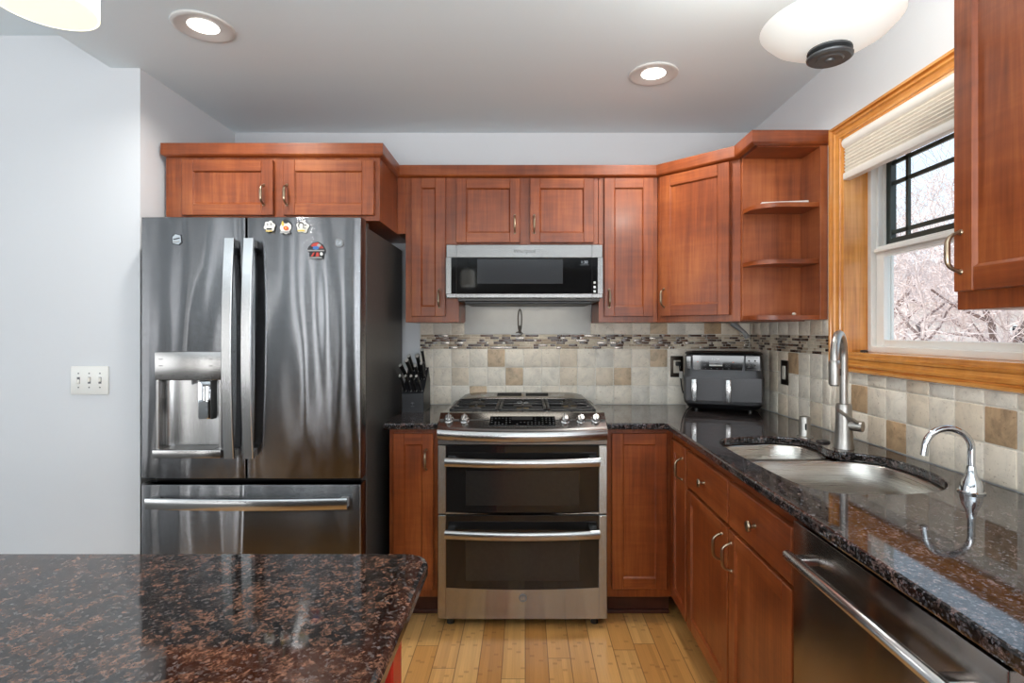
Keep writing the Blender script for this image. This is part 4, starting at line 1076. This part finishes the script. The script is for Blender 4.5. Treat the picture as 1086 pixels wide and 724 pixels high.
lv.tube([st * 0.052 + Vector((0, 0, 0.088)), st * 0.050 + Vector((-0.04, -0.01, 0.115)), st * 0.048 + Vector((-0.082, -0.015, 0.142))], [0.0075, 0.0065, 0.0055], 14, nickel)
T.part('lever', lv)
T = Thing('filter_tap', 'small chrome gooseneck water tap at the near end of the sink', 'tap', (1.152, 1.400, ZT))
T.part('base', MB().lathe([(0.0300, 0.0), (0.0300, 0.003), (0.0260, 0.006), (0.0245, 0.016), (0.0215, 0.030), (0.0135, 0.045), (0.0105, 0.060), (0.0095, 0.068)], m=chrome, seg=32))
d2 = Vector((-1.0, 0.14, 0)).normalized(); rad = 0.052
pts = [Vector((0, 0, 0.06)), Vector((0, 0, 0.105))] + [d2 * (rad - rad * math.cos(R(a))) * 1.05 + Vector((0, 0, 0.112 + rad * math.sin(R(a)))) for a in range(0, 176, 12)] + [d2 * (2 * rad + 0.008) + Vector((0, 0, 0.092))]
T.part('spout', MB().tube(pts, [0.0085] * (len(pts) - 1) + [0.0092], 16, chrome))
single('air_gap', MB().lathe([(0.030, 0.0), (0.030, 0.003), (0.0215, 0.005), (0.0205, 0.008), (0.0200, 0.072), (0.0180, 0.079), (0.012, 0.081), (0, 0.081)], (1.101, 2.135, ZT), m=nickel, seg=28)
       .box(1.092, 1.096, 2.112, 2.1165, ZT + 0.03, ZT + 0.055, 0.0, black_plastic), 'short brushed nickel dishwasher air gap behind the small sink bowl', 'air gap')
single('basket_cap', MB().lathe([(0, 0.0), (0.023, 0.0), (0.025, 0.003), (0.020, 0.007), (0, 0.008)], (1.115, 2.03, ZT), m=black_plastic, seg=22), 'flat black cap on the granite beside the faucet', 'cap')

# ------------------------------------------------------------------ air fryer in the corner
MFR = at(1.012, 2.775, 0, -R(20)) @ Matrix.Diagonal((0.94, 1.22, 1.0, 1.0)) @ Matrix.Translation((-1.048, -2.868, 0))
T = Thing('air_fryer', 'dark grey air fryer with two drawers standing in the counter corner', 'air fryer', (1.05, 2.88, ZT), -R(20))
ax0, ax1, ay0, ay1 = 0.838, 1.258, 2.868, 3.062
def oct_ring(z, ins=0.0, r=0.045, fr=0.03):
    x0, x1, y0, y1 = ax0 + ins, ax1 - ins, ay0 + ins, ay1 - ins * 0.2
    return [(x, y, z) for (x, y) in rrect(x0, x1, y0, y1, r, 6)]
body = MB(MFR).loft([oct_ring(0.948, 0.012), oct_ring(0.954, 0.004), oct_ring(0.98, 0.0), oct_ring(1.085, 0.0), oct_ring(1.10, 0.003), oct_ring(1.195, 0.010), oct_ring(1.208, 0.014)], fryer_grey)
ob = T.part('body', body, world=True, smooth=40)
T.part('lid', MB(MFR).loft([oct_ring(1.2085, 0.010), oct_ring(1.214, 0.006), oct_ring(1.219, 0.010), oct_ring(1.222, 0.030)], black_plastic), world=True, smooth=30)
T.part('lid_trim', MB(MFR).box(ax0 + 0.045, ax1 - 0.05, ay0 + 0.030, ay0 + 0.05, 1.2215, 1.2255, 0.002, st_h), world=True)
T.part('base', MB(MFR).loft([oct_ring(0.922, 0.04), oct_ring(0.928, 0.025), oct_ring(0.9485, 0.010)], black_plastic), world=True)
for sx in (ax0 + 0.07, ax1 - 0.07):
    for sy in (ay0 + 0.05, ay1 - 0.03): T.part('foot', MB(MFR).cyl((sx, sy, ZT), (sx, sy, 0.93), 0.013, 0.013, 14, black_plastic), world=True)
fy = ay0 + 0.006
def fpanel(mb, poly, y, t, m): mb.prism(poly, 0, t, 0, m, M=Matrix.Translation((0, y, 0)) @ FACE)
pb = MB(MFR); fpanel(pb, [(0.892, 1.127), (1.150, 1.127), (1.160, 1.203), (0.886, 1.203)], fy, 0.0075, print_grey)
fpanel(pb, [(0.896, 1.131), (1.146, 1.131), (1.155, 1.204), (0.891, 1.204)], fy, 0.0085, black_gloss)
fpanel(pb, [(0.858, 1.135), (0.880, 1.135), (0.880, 1.198), (0.858, 1.198)], fy, 0.005, black_gloss); fpanel(pb, [(1.160, 1.131), (1.236, 1.131), (1.232, 1.203), (1.164, 1.203)], fy, 0.0055, black_gloss)
cpo = T.part('control_panel', pb, world=True, smooth=0)
pf = fy - 0.0090
pt = MB(MFR).text('NINJA', 0.0135, Matrix.Translation((1.012, pf, 1.182)) @ FACE, print_white)
pt.box(0.978, 1.046, pf, pf + 0.0012, 1.1505, 1.158, 0, print_white).box(0.976, 1.048, pf, pf + 0.0012, 1.162, 1.174, 0, mw_window)
for cx in (0.945, 0.957, 1.067, 1.080): pt.lathe([(0.0042, 0), (0.0042, 0.0008), (0.0056, 0.0008), (0.0056, 0)], (cx, pf + 0.0010, 1.1545), (0, -1, 0), 16, print_grey)
for i in range(6): pt.box(0.925 + 0.03 * i, 0.931 + 0.03 * i, pf, pf + 0.001, 1.136, 1.1395, 0, print_grey)
for i in range(4):
    pt.box(0.932 + 0.008 * i, 0.937 + 0.008 * i, pf, pf + 0.001, 1.170, 1.1725, 0, print_grey).box(1.058 + 0.008 * i, 1.063 + 0.008 * i, pf, pf + 0.001, 1.170, 1.1725, 0, print_grey)
pt.box(0.913, 0.922, pf, pf + 0.001, 1.170, 1.1725, 0, mag_orange).box(1.096, 1.105, pf, pf + 0.001, 1.170, 1.1725, 0, mag_orange)
pq = fy - 0.0060
for r_ in range(2):
    for c_ in range(2):
        x = 1.172 + 0.030 * c_; z = 1.147 + 0.024 * r_
        pt.box(x, x + 0.022, pq, pq + 0.001, z, z + 0.0018, 0, print_grey).box(x + 0.003, x + 0.012, pq, pq + 0.001, z + 0.005, z + 0.013, 0, dark_case)
        x = 0.860 + 0.011 * c_; pt.box(x, x + 0.007, pq, pq + 0.0015, z, z + 0.0022, 0, print_grey)
pt.box(1.168, 1.226, pq, pq + 0.001, 1.196, 1.198, 0, print_grey).box(1.166, 1.21, pq, pq + 0.001, 1.1345, 1.1365, 0, print_grey)
T.part('panel_print', pt, cpo, world=True, smooth=0)
for (a, b, hx) in ((0.8545, 1.0463, 0.900), (1.0497, 1.2415, 1.076)):
    d = MB(MFR); fpanel(d, [(a, 0.972), (b, 0.972), (b, 1.090), (a, 1.090)], ay0 + 0.0045, 0.008, fryer_grey)
    dn = T.part('drawer', d, world=True, smooth=0)
    T.part('handle', MB(MFR).box(hx - 0.0135, hx + 0.0135, ay0 - 0.034, ay0 - 0.026, 0.968, 1.084, 0.003, st_v, 2).box(hx - 0.013, hx + 0.013, ay0 - 0.028, ay0 + 0.001, 1.055, 1.082, 0.003, black_plastic).box(hx - 0.013, hx + 0.013, ay0 - 0.028, ay0 + 0.001, 0.972, 0.985, 0.003, black_plastic), dn, world=True)

# ------------------------------------------------------------------ outlets, switches, cords
def plate(T, x, z, w, h, m, M=None):
    T.part('plate', MB().box(-w / 2, w / 2, -0.007, 0, -h / 2, h / 2, 0.003, m, 2))
yo = YK - 0.0105
T = Thing('wall_outlet', 'bronze wall outlet with a plug, on the tiles left of the air fryer', 'outlet', (0.860, yo, 1.129))
T.part('plate', MB().box(-0.036, 0.036, -0.006, 0, -0.060, 0.060, 0.003, bronze, 2))
T.part('socket', MB().box(-0.020, 0.020, -0.0085, -0.005, -0.036, 0.036, 0.002, plain('ivory_socket', (206, 198, 182), 0.4), 2))
T = Thing('power_cord', 'black plug and cord of the air fryer in the bronze outlet', 'cord', (0.868, yo - 0.009, 1.135))
T.part('plug', MB().box(0.850, 0.880, yo - 0.034, yo - 0.0088, 1.134, 1.158, 0.005, black_plastic, 2), world=True)
cp_ = [(0.866, yo - 0.030, 1.142), (0.868, yo - 0.036, 1.115), (0.872, yo - 0.032, 1.085), (0.878, yo - 0.024, 1.05), (0.888, yo - 0.014, 1.00), (0.915, yo - 0.008, 0.945), (0.95, yo - 0.006, 0.9185)]
T.part('cord', MB().tube([tuple(p) for p in spline(cp_, 6, False)], 0.0034, 8, black_plastic), world=True)
T.part('tag', MB().box(0.863, 0.882, yo - 0.041, yo - 0.0395, 1.065, 1.105, 0.0004, mag_white), world=True, smooth=0)
T = Thing('wall_switch', 'dark bronze rocker switch on the tiles of the window wall', 'switch', (XR - 0.0105, 2.657, 1.127), -PI / 2)
T.part('plate', MB().box(-0.036, 0.036, -0.006, 0, -0.060, 0.060, 0.003, bronze, 2))
T.part('rocker', MB().box(-0.0165, 0.0165, -0.009, -0.005, -0.033, 0.033, 0.002, plain('ivory_rocker', (212, 206, 192), 0.35), 2))
T = Thing('light_switch', 'white triple toggle light switch on the white wall', 'switch', (-1.868, YA, 1.119))
T.part('plate', MB().box(-0.081, 0.081, -0.007, -0.0005, -0.061, 0.061, 0.0045, white_trim, 2))
for k, up in ((-1, -1), (0, 1), (1, 1)):
    T.part('toggle', MB().box(-0.005 + k * 0.046, 0.005 + k * 0.046, -0.018, -0.006, -0.010 + 0.004 * up, 0.008 + 0.004 * up, 0.002, white_trim).box(-0.0062 + k * 0.046, 0.0062 + k * 0.046, -0.0074, -0.006, -0.014, 0.014, 0, print_grey), smooth=0)
    for s in (-1, 1): T.part('screw', MB().cyl((k * 0.046, -0.0082, s * 0.030), (k * 0.046, -0.0065, s * 0.030), 0.003, 0.003, 10, print_grey))
ck = MB().tube([(1.145, 3.0, 1.374), (1.165, 2.985, 1.355), (1.195, 2.965, 1.325), (1.205, 2.962, 1.310)], [0.016, 0.014, 0.011, 0.013], 10, cable_grey)
ck.tube([(1.205, 2.962, 1.312), (1.212, 2.96, 1.290)], [0.014, 0.012], 10, cable_grey)
single('hanging_cable', ck, 'grey cable end hanging under the corner cabinet', 'cable')

# ------------------------------------------------------------------ knife block
T = Thing('knife_block', 'black slanted knife block beside the range', 'knife block', (-0.573, 2.85, ZT))
kx0, kx1 = -0.630, -0.520
side = [(2.775, ZT), (2.968, ZT), (2.968, 1.06), (2.925, 1.135), (2.775, 1.010)]
T.part('block', MB().loft([[(x, y, z) for (y, z) in side] for x in (kx0, kx1)], blk_block), world=True, smooth=0)
em = MB()
for i in range(7):
    a = R(30 + 20 * i); em.tube([(-0.577, 2.7745, 0.957), (-0.577 + 0.011 * math.cos(a), 2.7745, 0.957 + 0.011 * math.sin(a))], 0.0007, 6, print_grey)
em.box(-0.5775, -0.5765, 2.7738, 2.775, 0.950, 0.958, 0, print_grey).box(-0.586, -0.568, 2.7738, 2.775, 0.944, 0.9463, 0, print_grey)
T.part('emblem', em, world=True, smooth=0)
sl0 = Vector((0, 2.775, 1.010)); sl1 = Vector((0, 2.925, 1.135)); nrm = Vector((0, -0.64, 0.768)); dn_ = (sl1 - sl0).normalized()
cap = plain('steel_cap', (222, 222, 218), 0.4, 0.6)
def knife(label, x, s, L, lean=0.0, w=0.0085, cap_r=1.0, group=None):
    p = sl0.lerp(sl1, s); p.x = x
    d = (nrm + Vector((lean, 0, 0))).normalized()
    T = Thing('kitchen_knife', label, 'knife', tuple(p), group=group)
    pts = [p + d * (L * t) + dn_ * (0.004 * math.sin(PI * t)) for t in (0.0, 0.15, 0.4, 0.7, 0.92, 1.0)]
    T.part('handle', MB().tube(pts, [w * k for k in (0.85, 0.95, 1.0, 0.95, 1.08, 1.08)], 12, black_plastic, prof=[(math.cos(a) * 1.15, math.sin(a) * 0.8) for a in [2 * PI * i / 12 for i in range(12)]]), world=True)
    T.part('end_cap', MB().tube([pts[-1] - d * 0.001, pts[-1] + d * 0.003], [w * 1.02, w * 0.85], 12, cap, prof=[(math.cos(a) * 1.15, math.sin(a) * 0.8) for a in [2 * PI * i / 12 for i in range(12)]]), world=True)
    T.part('bolster', MB().tube([p - d * 0.02, p + d * 0.004], [w * 0.7, w * 0.9], 10, cap), world=True)
words_ = ['first', 'second', 'third', 'fourth']
for k in range(4): knife('%s short black steak knife from the fridge side, front row of the block' % words_[k], -0.618 + k * 0.0275, 0.10, 0.108, -0.10 + 0.0 * k)
knife('black knife leaning furthest towards the fridge in the block', -0.612, 0.45, 0.120, -0.22, 0.010)
knife('thick black knife in the middle row, second from the fridge side', -0.590, 0.55, 0.135, -0.12, 0.012)
knife('black knife in the middle row behind the third steak knife', -0.560, 0.45, 0.115, -0.02, 0.010)
knife('black knife with bright cap at the range side of the middle row', -0.538, 0.55, 0.112, 0.03, 0.009)
knife('black knife in the back row nearest the fridge', -0.600, 0.88, 0.105, -0.10, 0.010)
knife('thick black knife in the middle of the back row', -0.562, 0.85, 0.112, -0.02, 0.0125)
knife('tallest knife in the back row, black tip without cap', -0.538, 0.92, 0.140, 0.00, 0.009)
sp_ = sl0.lerp(sl1, 0.62)
single('kitchen_scissors', MB().tube([(-0.527 + 0.0, sp_.y - 0.05 + 0.022 * math.cos(a), sp_.z + 0.045 + 0.034 * math.sin(a)) for a in [2 * PI * i / 16 for i in range(16)]], 0.005, 8, black_plastic, closed=True)
       .tube([(-0.527, sp_.y, sp_.z - 0.008), (-0.527, sp_.y - 0.04, sp_.z + 0.018)], 0.006, 8, black_plastic), 'black scissor handle in the range side slot of the block', 'scissors')

# ------------------------------------------------------------------ lamps
def downlight(label, x, y, e):
    T = Thing('recessed_downlight', label, 'ceiling light', (x, y, ZC - 0.02), group='recessed ceiling lights')
    T.part('trim', MB().lathe([(0.106, 0.0195), (0.105, 0.013), (0.098, 0.010), (0.090, 0.0105), (0.070, 0.015), (0.052, 0.019), (0.052, 0.0195)], m=grey_trim, seg=40))
    T.part('diffuser', MB().lathe([(0.0, 0.0150), (0.03, 0.0155), (0.053, 0.0185), (0.053, 0.0195)], m=lamp_disc, seg=32))
    lamp('downlight_lamp', 'AREA', (x, y, ZC - 0.012), e, (0, 0, 0), 0.10, None, (1.0, 0.97, 0.92), 'DISK', spread=R(150))
grey_trim = plain('satin_trim', (214, 213, 210), 0.35, 0.1, 0.03, 20)
downlight('recessed ceiling downlight above the refrigerator side of the kitchen', -1.193, 2.01, 9)
downlight('recessed ceiling downlight in front of the corner wall cabinets', 0.563, 2.38, 9)
# semi-flush lamp over the sink
LX, LY = 0.786, 1.40
T = Thing('semi_flush_lamp', 'opal glass bowl ceiling lamp with pewter finial above the sink', 'ceiling lamp', (LX, LY, 2.03))
bowlp = [(0.030, 2.066), (0.060, 2.069), (0.100, 2.082), (0.138, 2.104), (0.163, 2.130), (0.166, 2.134), (0.161, 2.134), (0.135, 2.108), (0.098, 2.087), (0.060, 2.074), (0.030, 2.071), (0.030, 2.066)]
bowlp = [(r, z - 0.012) for r, z in bowlp]
T.part('glass_bowl', MB().lathe(bowlp, (LX, LY, 0), m=dish_glass, seg=56), world=True)
T.part('finial', MB().lathe([(0.0, 2.038), (0.010, 2.037), (0.012, 2.041), (0.030, 2.040), (0.033, 2.043), (0.048, 2.042), (0.054, 2.046), (0.055, 2.050), (0.050, 2.053), (0.010, 2.054), (0.010, 2.058), (0.046, 2.059), (0.053, 2.062), (0.052, 2.067), (0.020, 2.070), (0.006, 2.072)], (LX, LY, -0.012), m=finial_grey, seg=48), world=True)
T.part('stem', MB().cyl((LX, LY, 2.04), (LX, LY, 2.44), 0.007, 0.007, 14, finial_grey), world=True)
T.part('canopy', MB().lathe([(0.0, 2.43), (0.05, 2.432), (0.062, 2.445), (0.064, 2.4595)], (LX, LY, 0), m=finial_grey, seg=32), world=True)
lamp('bowl_lamp', 'POINT', (LX - 0.05, LY + 0.02, 2.17), 14, color=(1, 0.96, 0.88), radius=0.03)
# pendants over the island
def pendant(label, x, y, zb, e):
    T = Thing('pendant_lamp', label, 'pendant lamp', (x, y, zb), group='island pendants')
    T.part('glass_shade', MB().lathe([(0.0735, 0.0), (0.0728, 0.08), (0.070, 0.150), (0.060, 0.165), (0.020, 0.172), (0.020, 0.168), (0.056, 0.161), (0.0665, 0.148), (0.0695, 0.08), (0.0705, 0.0), (0.0735, 0.0)], m=shade_glass, seg=40))
    T.part('cap', MB().lathe([(0.024, 0.168), (0.024, 0.20), (0.010, 0.215), (0.004, 0.22)], m=finial_grey, seg=20))
    T.part('cord', MB().cyl((0, 0, 0.21), (0, 0, ZC - zb - 0.012), 0.003, 0.003, 8, finial_grey))
    T.part('canopy', MB().lathe([(0, ZC - zb - 0.02), (0.05, ZC - zb - 0.015), (0.058, ZC - zb - 0.001)], m=finial_grey, seg=24))
    lamp('pendant_bulb', 'POINT', (x, y, zb + 0.07), e, color=(1, 0.88, 0.70), radius=0.025)
pendant('cream glass pendant lamp over the island, cut by the top of the picture', -0.818, 0.925, 1.882, 2.5)
pendant('cream glass pendant lamp seen only as a reflection in the microwave', -0.60, -0.45, 1.80, 2.5)

# ------------------------------------------------------------------ outside the window
grass = plain('dry_lawn', (222, 206, 194), 0.9, 0, 0.2, 3)
single('lawn', MB().box(1.6, 40, -6, 40, -0.75, -0.70, m=grass), 'pale dry lawn outside the kitchen window', 'lawn', base=(15, 10, -0.75), smooth=0, kind='stuff')
bark = plain('bare_bark', (128, 108, 102), 0.85, 0, 0.2, 30); twig = plain('pale_twigs', (204, 186, 180), 0.85, 0, 0.2, 30)
def tree(label, x, y, h, seed, tw=True, zmin=0.25):
    rg = random.Random(seed); T = Thing('bare_tree', label, 'tree', (x, y, -0.70), group='bare trees outside')
    tb = MB(); tg = MB()
    def grow(p, d, L, r, lev):
        n = 3 if lev < 3 else 2; pts = [p]; rs = [r]
        r = max(r, 0.0035)
        for i in range(n):
            d = (d + Vector((rg.gauss(0, .16), rg.gauss(0, .16), rg.gauss(0.03, .10)))).normalized(); pts.append(pts[-1] + d * L / n); rs.append(r * (1 - 0.35 * (i + 1) / n))
        (tb if lev < 3 else tg).tube(pts, rs, 6 if lev < 2 else 4 if lev < 4 else 3, bark if lev < 3 else twig)
        if lev >= 7: return
        for k in range(3 if lev < 5 else 3):
            a = rg.random() * 2 * PI; sp = rg.uniform(0.45, 0.95)
            s = d.orthogonal().normalized(); s = Matrix.Rotation(a, 3, d) @ s
            q = pts[rg.randint(1, n)] if k else pts[-1]
            grow(q, (d * math.cos(sp) + s * math.sin(sp)).normalized(), L * rg.uniform(0.62, 0.82), r * 0.55, lev + 1)
    grow(Vector((x, y, -0.70)), Vector((rg.uniform(-.15, .15), rg.uniform(-.15, .15), 1)).normalized(), h * 0.29, h * 0.014, 0)
    T.part('trunk', tb, world=True, smooth=60); T.part('twigs', tg, world=True, smooth=0)
tree('bare tree closest to the kitchen window', 4.6, 6.2, 5.0, 11)
tree('bare tree with forked trunk seen low in the window', 5.9, 7.0, 5.4, 5)
tree('bare tree further back behind the forked one', 6.4, 9.6, 6.0, 21)
tree('bare tree at the far edge of the window view', 8.6, 9.4, 6.2, 8)
tree('small bare tree by the neighbouring house', 7.4, 7.6, 4.6, 33)
siding = plain('pale_siding', (224, 214, 206), 0.8, 0, 0.05, 3); roofm = plain('grey_roof', (150, 140, 136), 0.9, 0, 0.1, 10)
H = Thing('neighbour_house', 'pale sided house far outside the window behind the trees', 'house', (17, 19, -0.7), R(-40))
hb = MB()
for i in range(20): hb.add([(-7, 0, i * .16), (7, 0, i * .16), (7, 0.03, i * .16 + .16), (-7, 0.03, i * .16 + .16), (-7, 0.03, i * .16), (7, 0.03, i * .16)], [(0, 1, 2, 3), (0, 4, 5, 1)], siding)
hb.box(-7, 7, 0.03, 7, 0, 3.2, 0, siding)
H.part('wall', hb, smooth=0)
H.part('roof', MB().add([(-7.4, -.5, 3.1), (7.4, -.5, 3.1), (7.4, 3.5, 5.0), (-7.4, 3.5, 5.0), (7.4, 7.5, 3.1), (-7.4, 7.5, 3.1)], [(0, 1, 2, 3), (3, 2, 4, 5), (0, 3, 5), (1, 4, 2)], roofm), smooth=0)
for x in (-4, 0.5, 4): 
    wo = H.part('window', MB().box(x - .55, x + .55, -0.03, 0.04, 1.0, 2.3, 0.01, white_trim), smooth=0); H.part('pane', MB().box(x - .45, x + .45, -0.035, 0.0, 1.1, 2.2, 0, mw_window), wo, smooth=0)
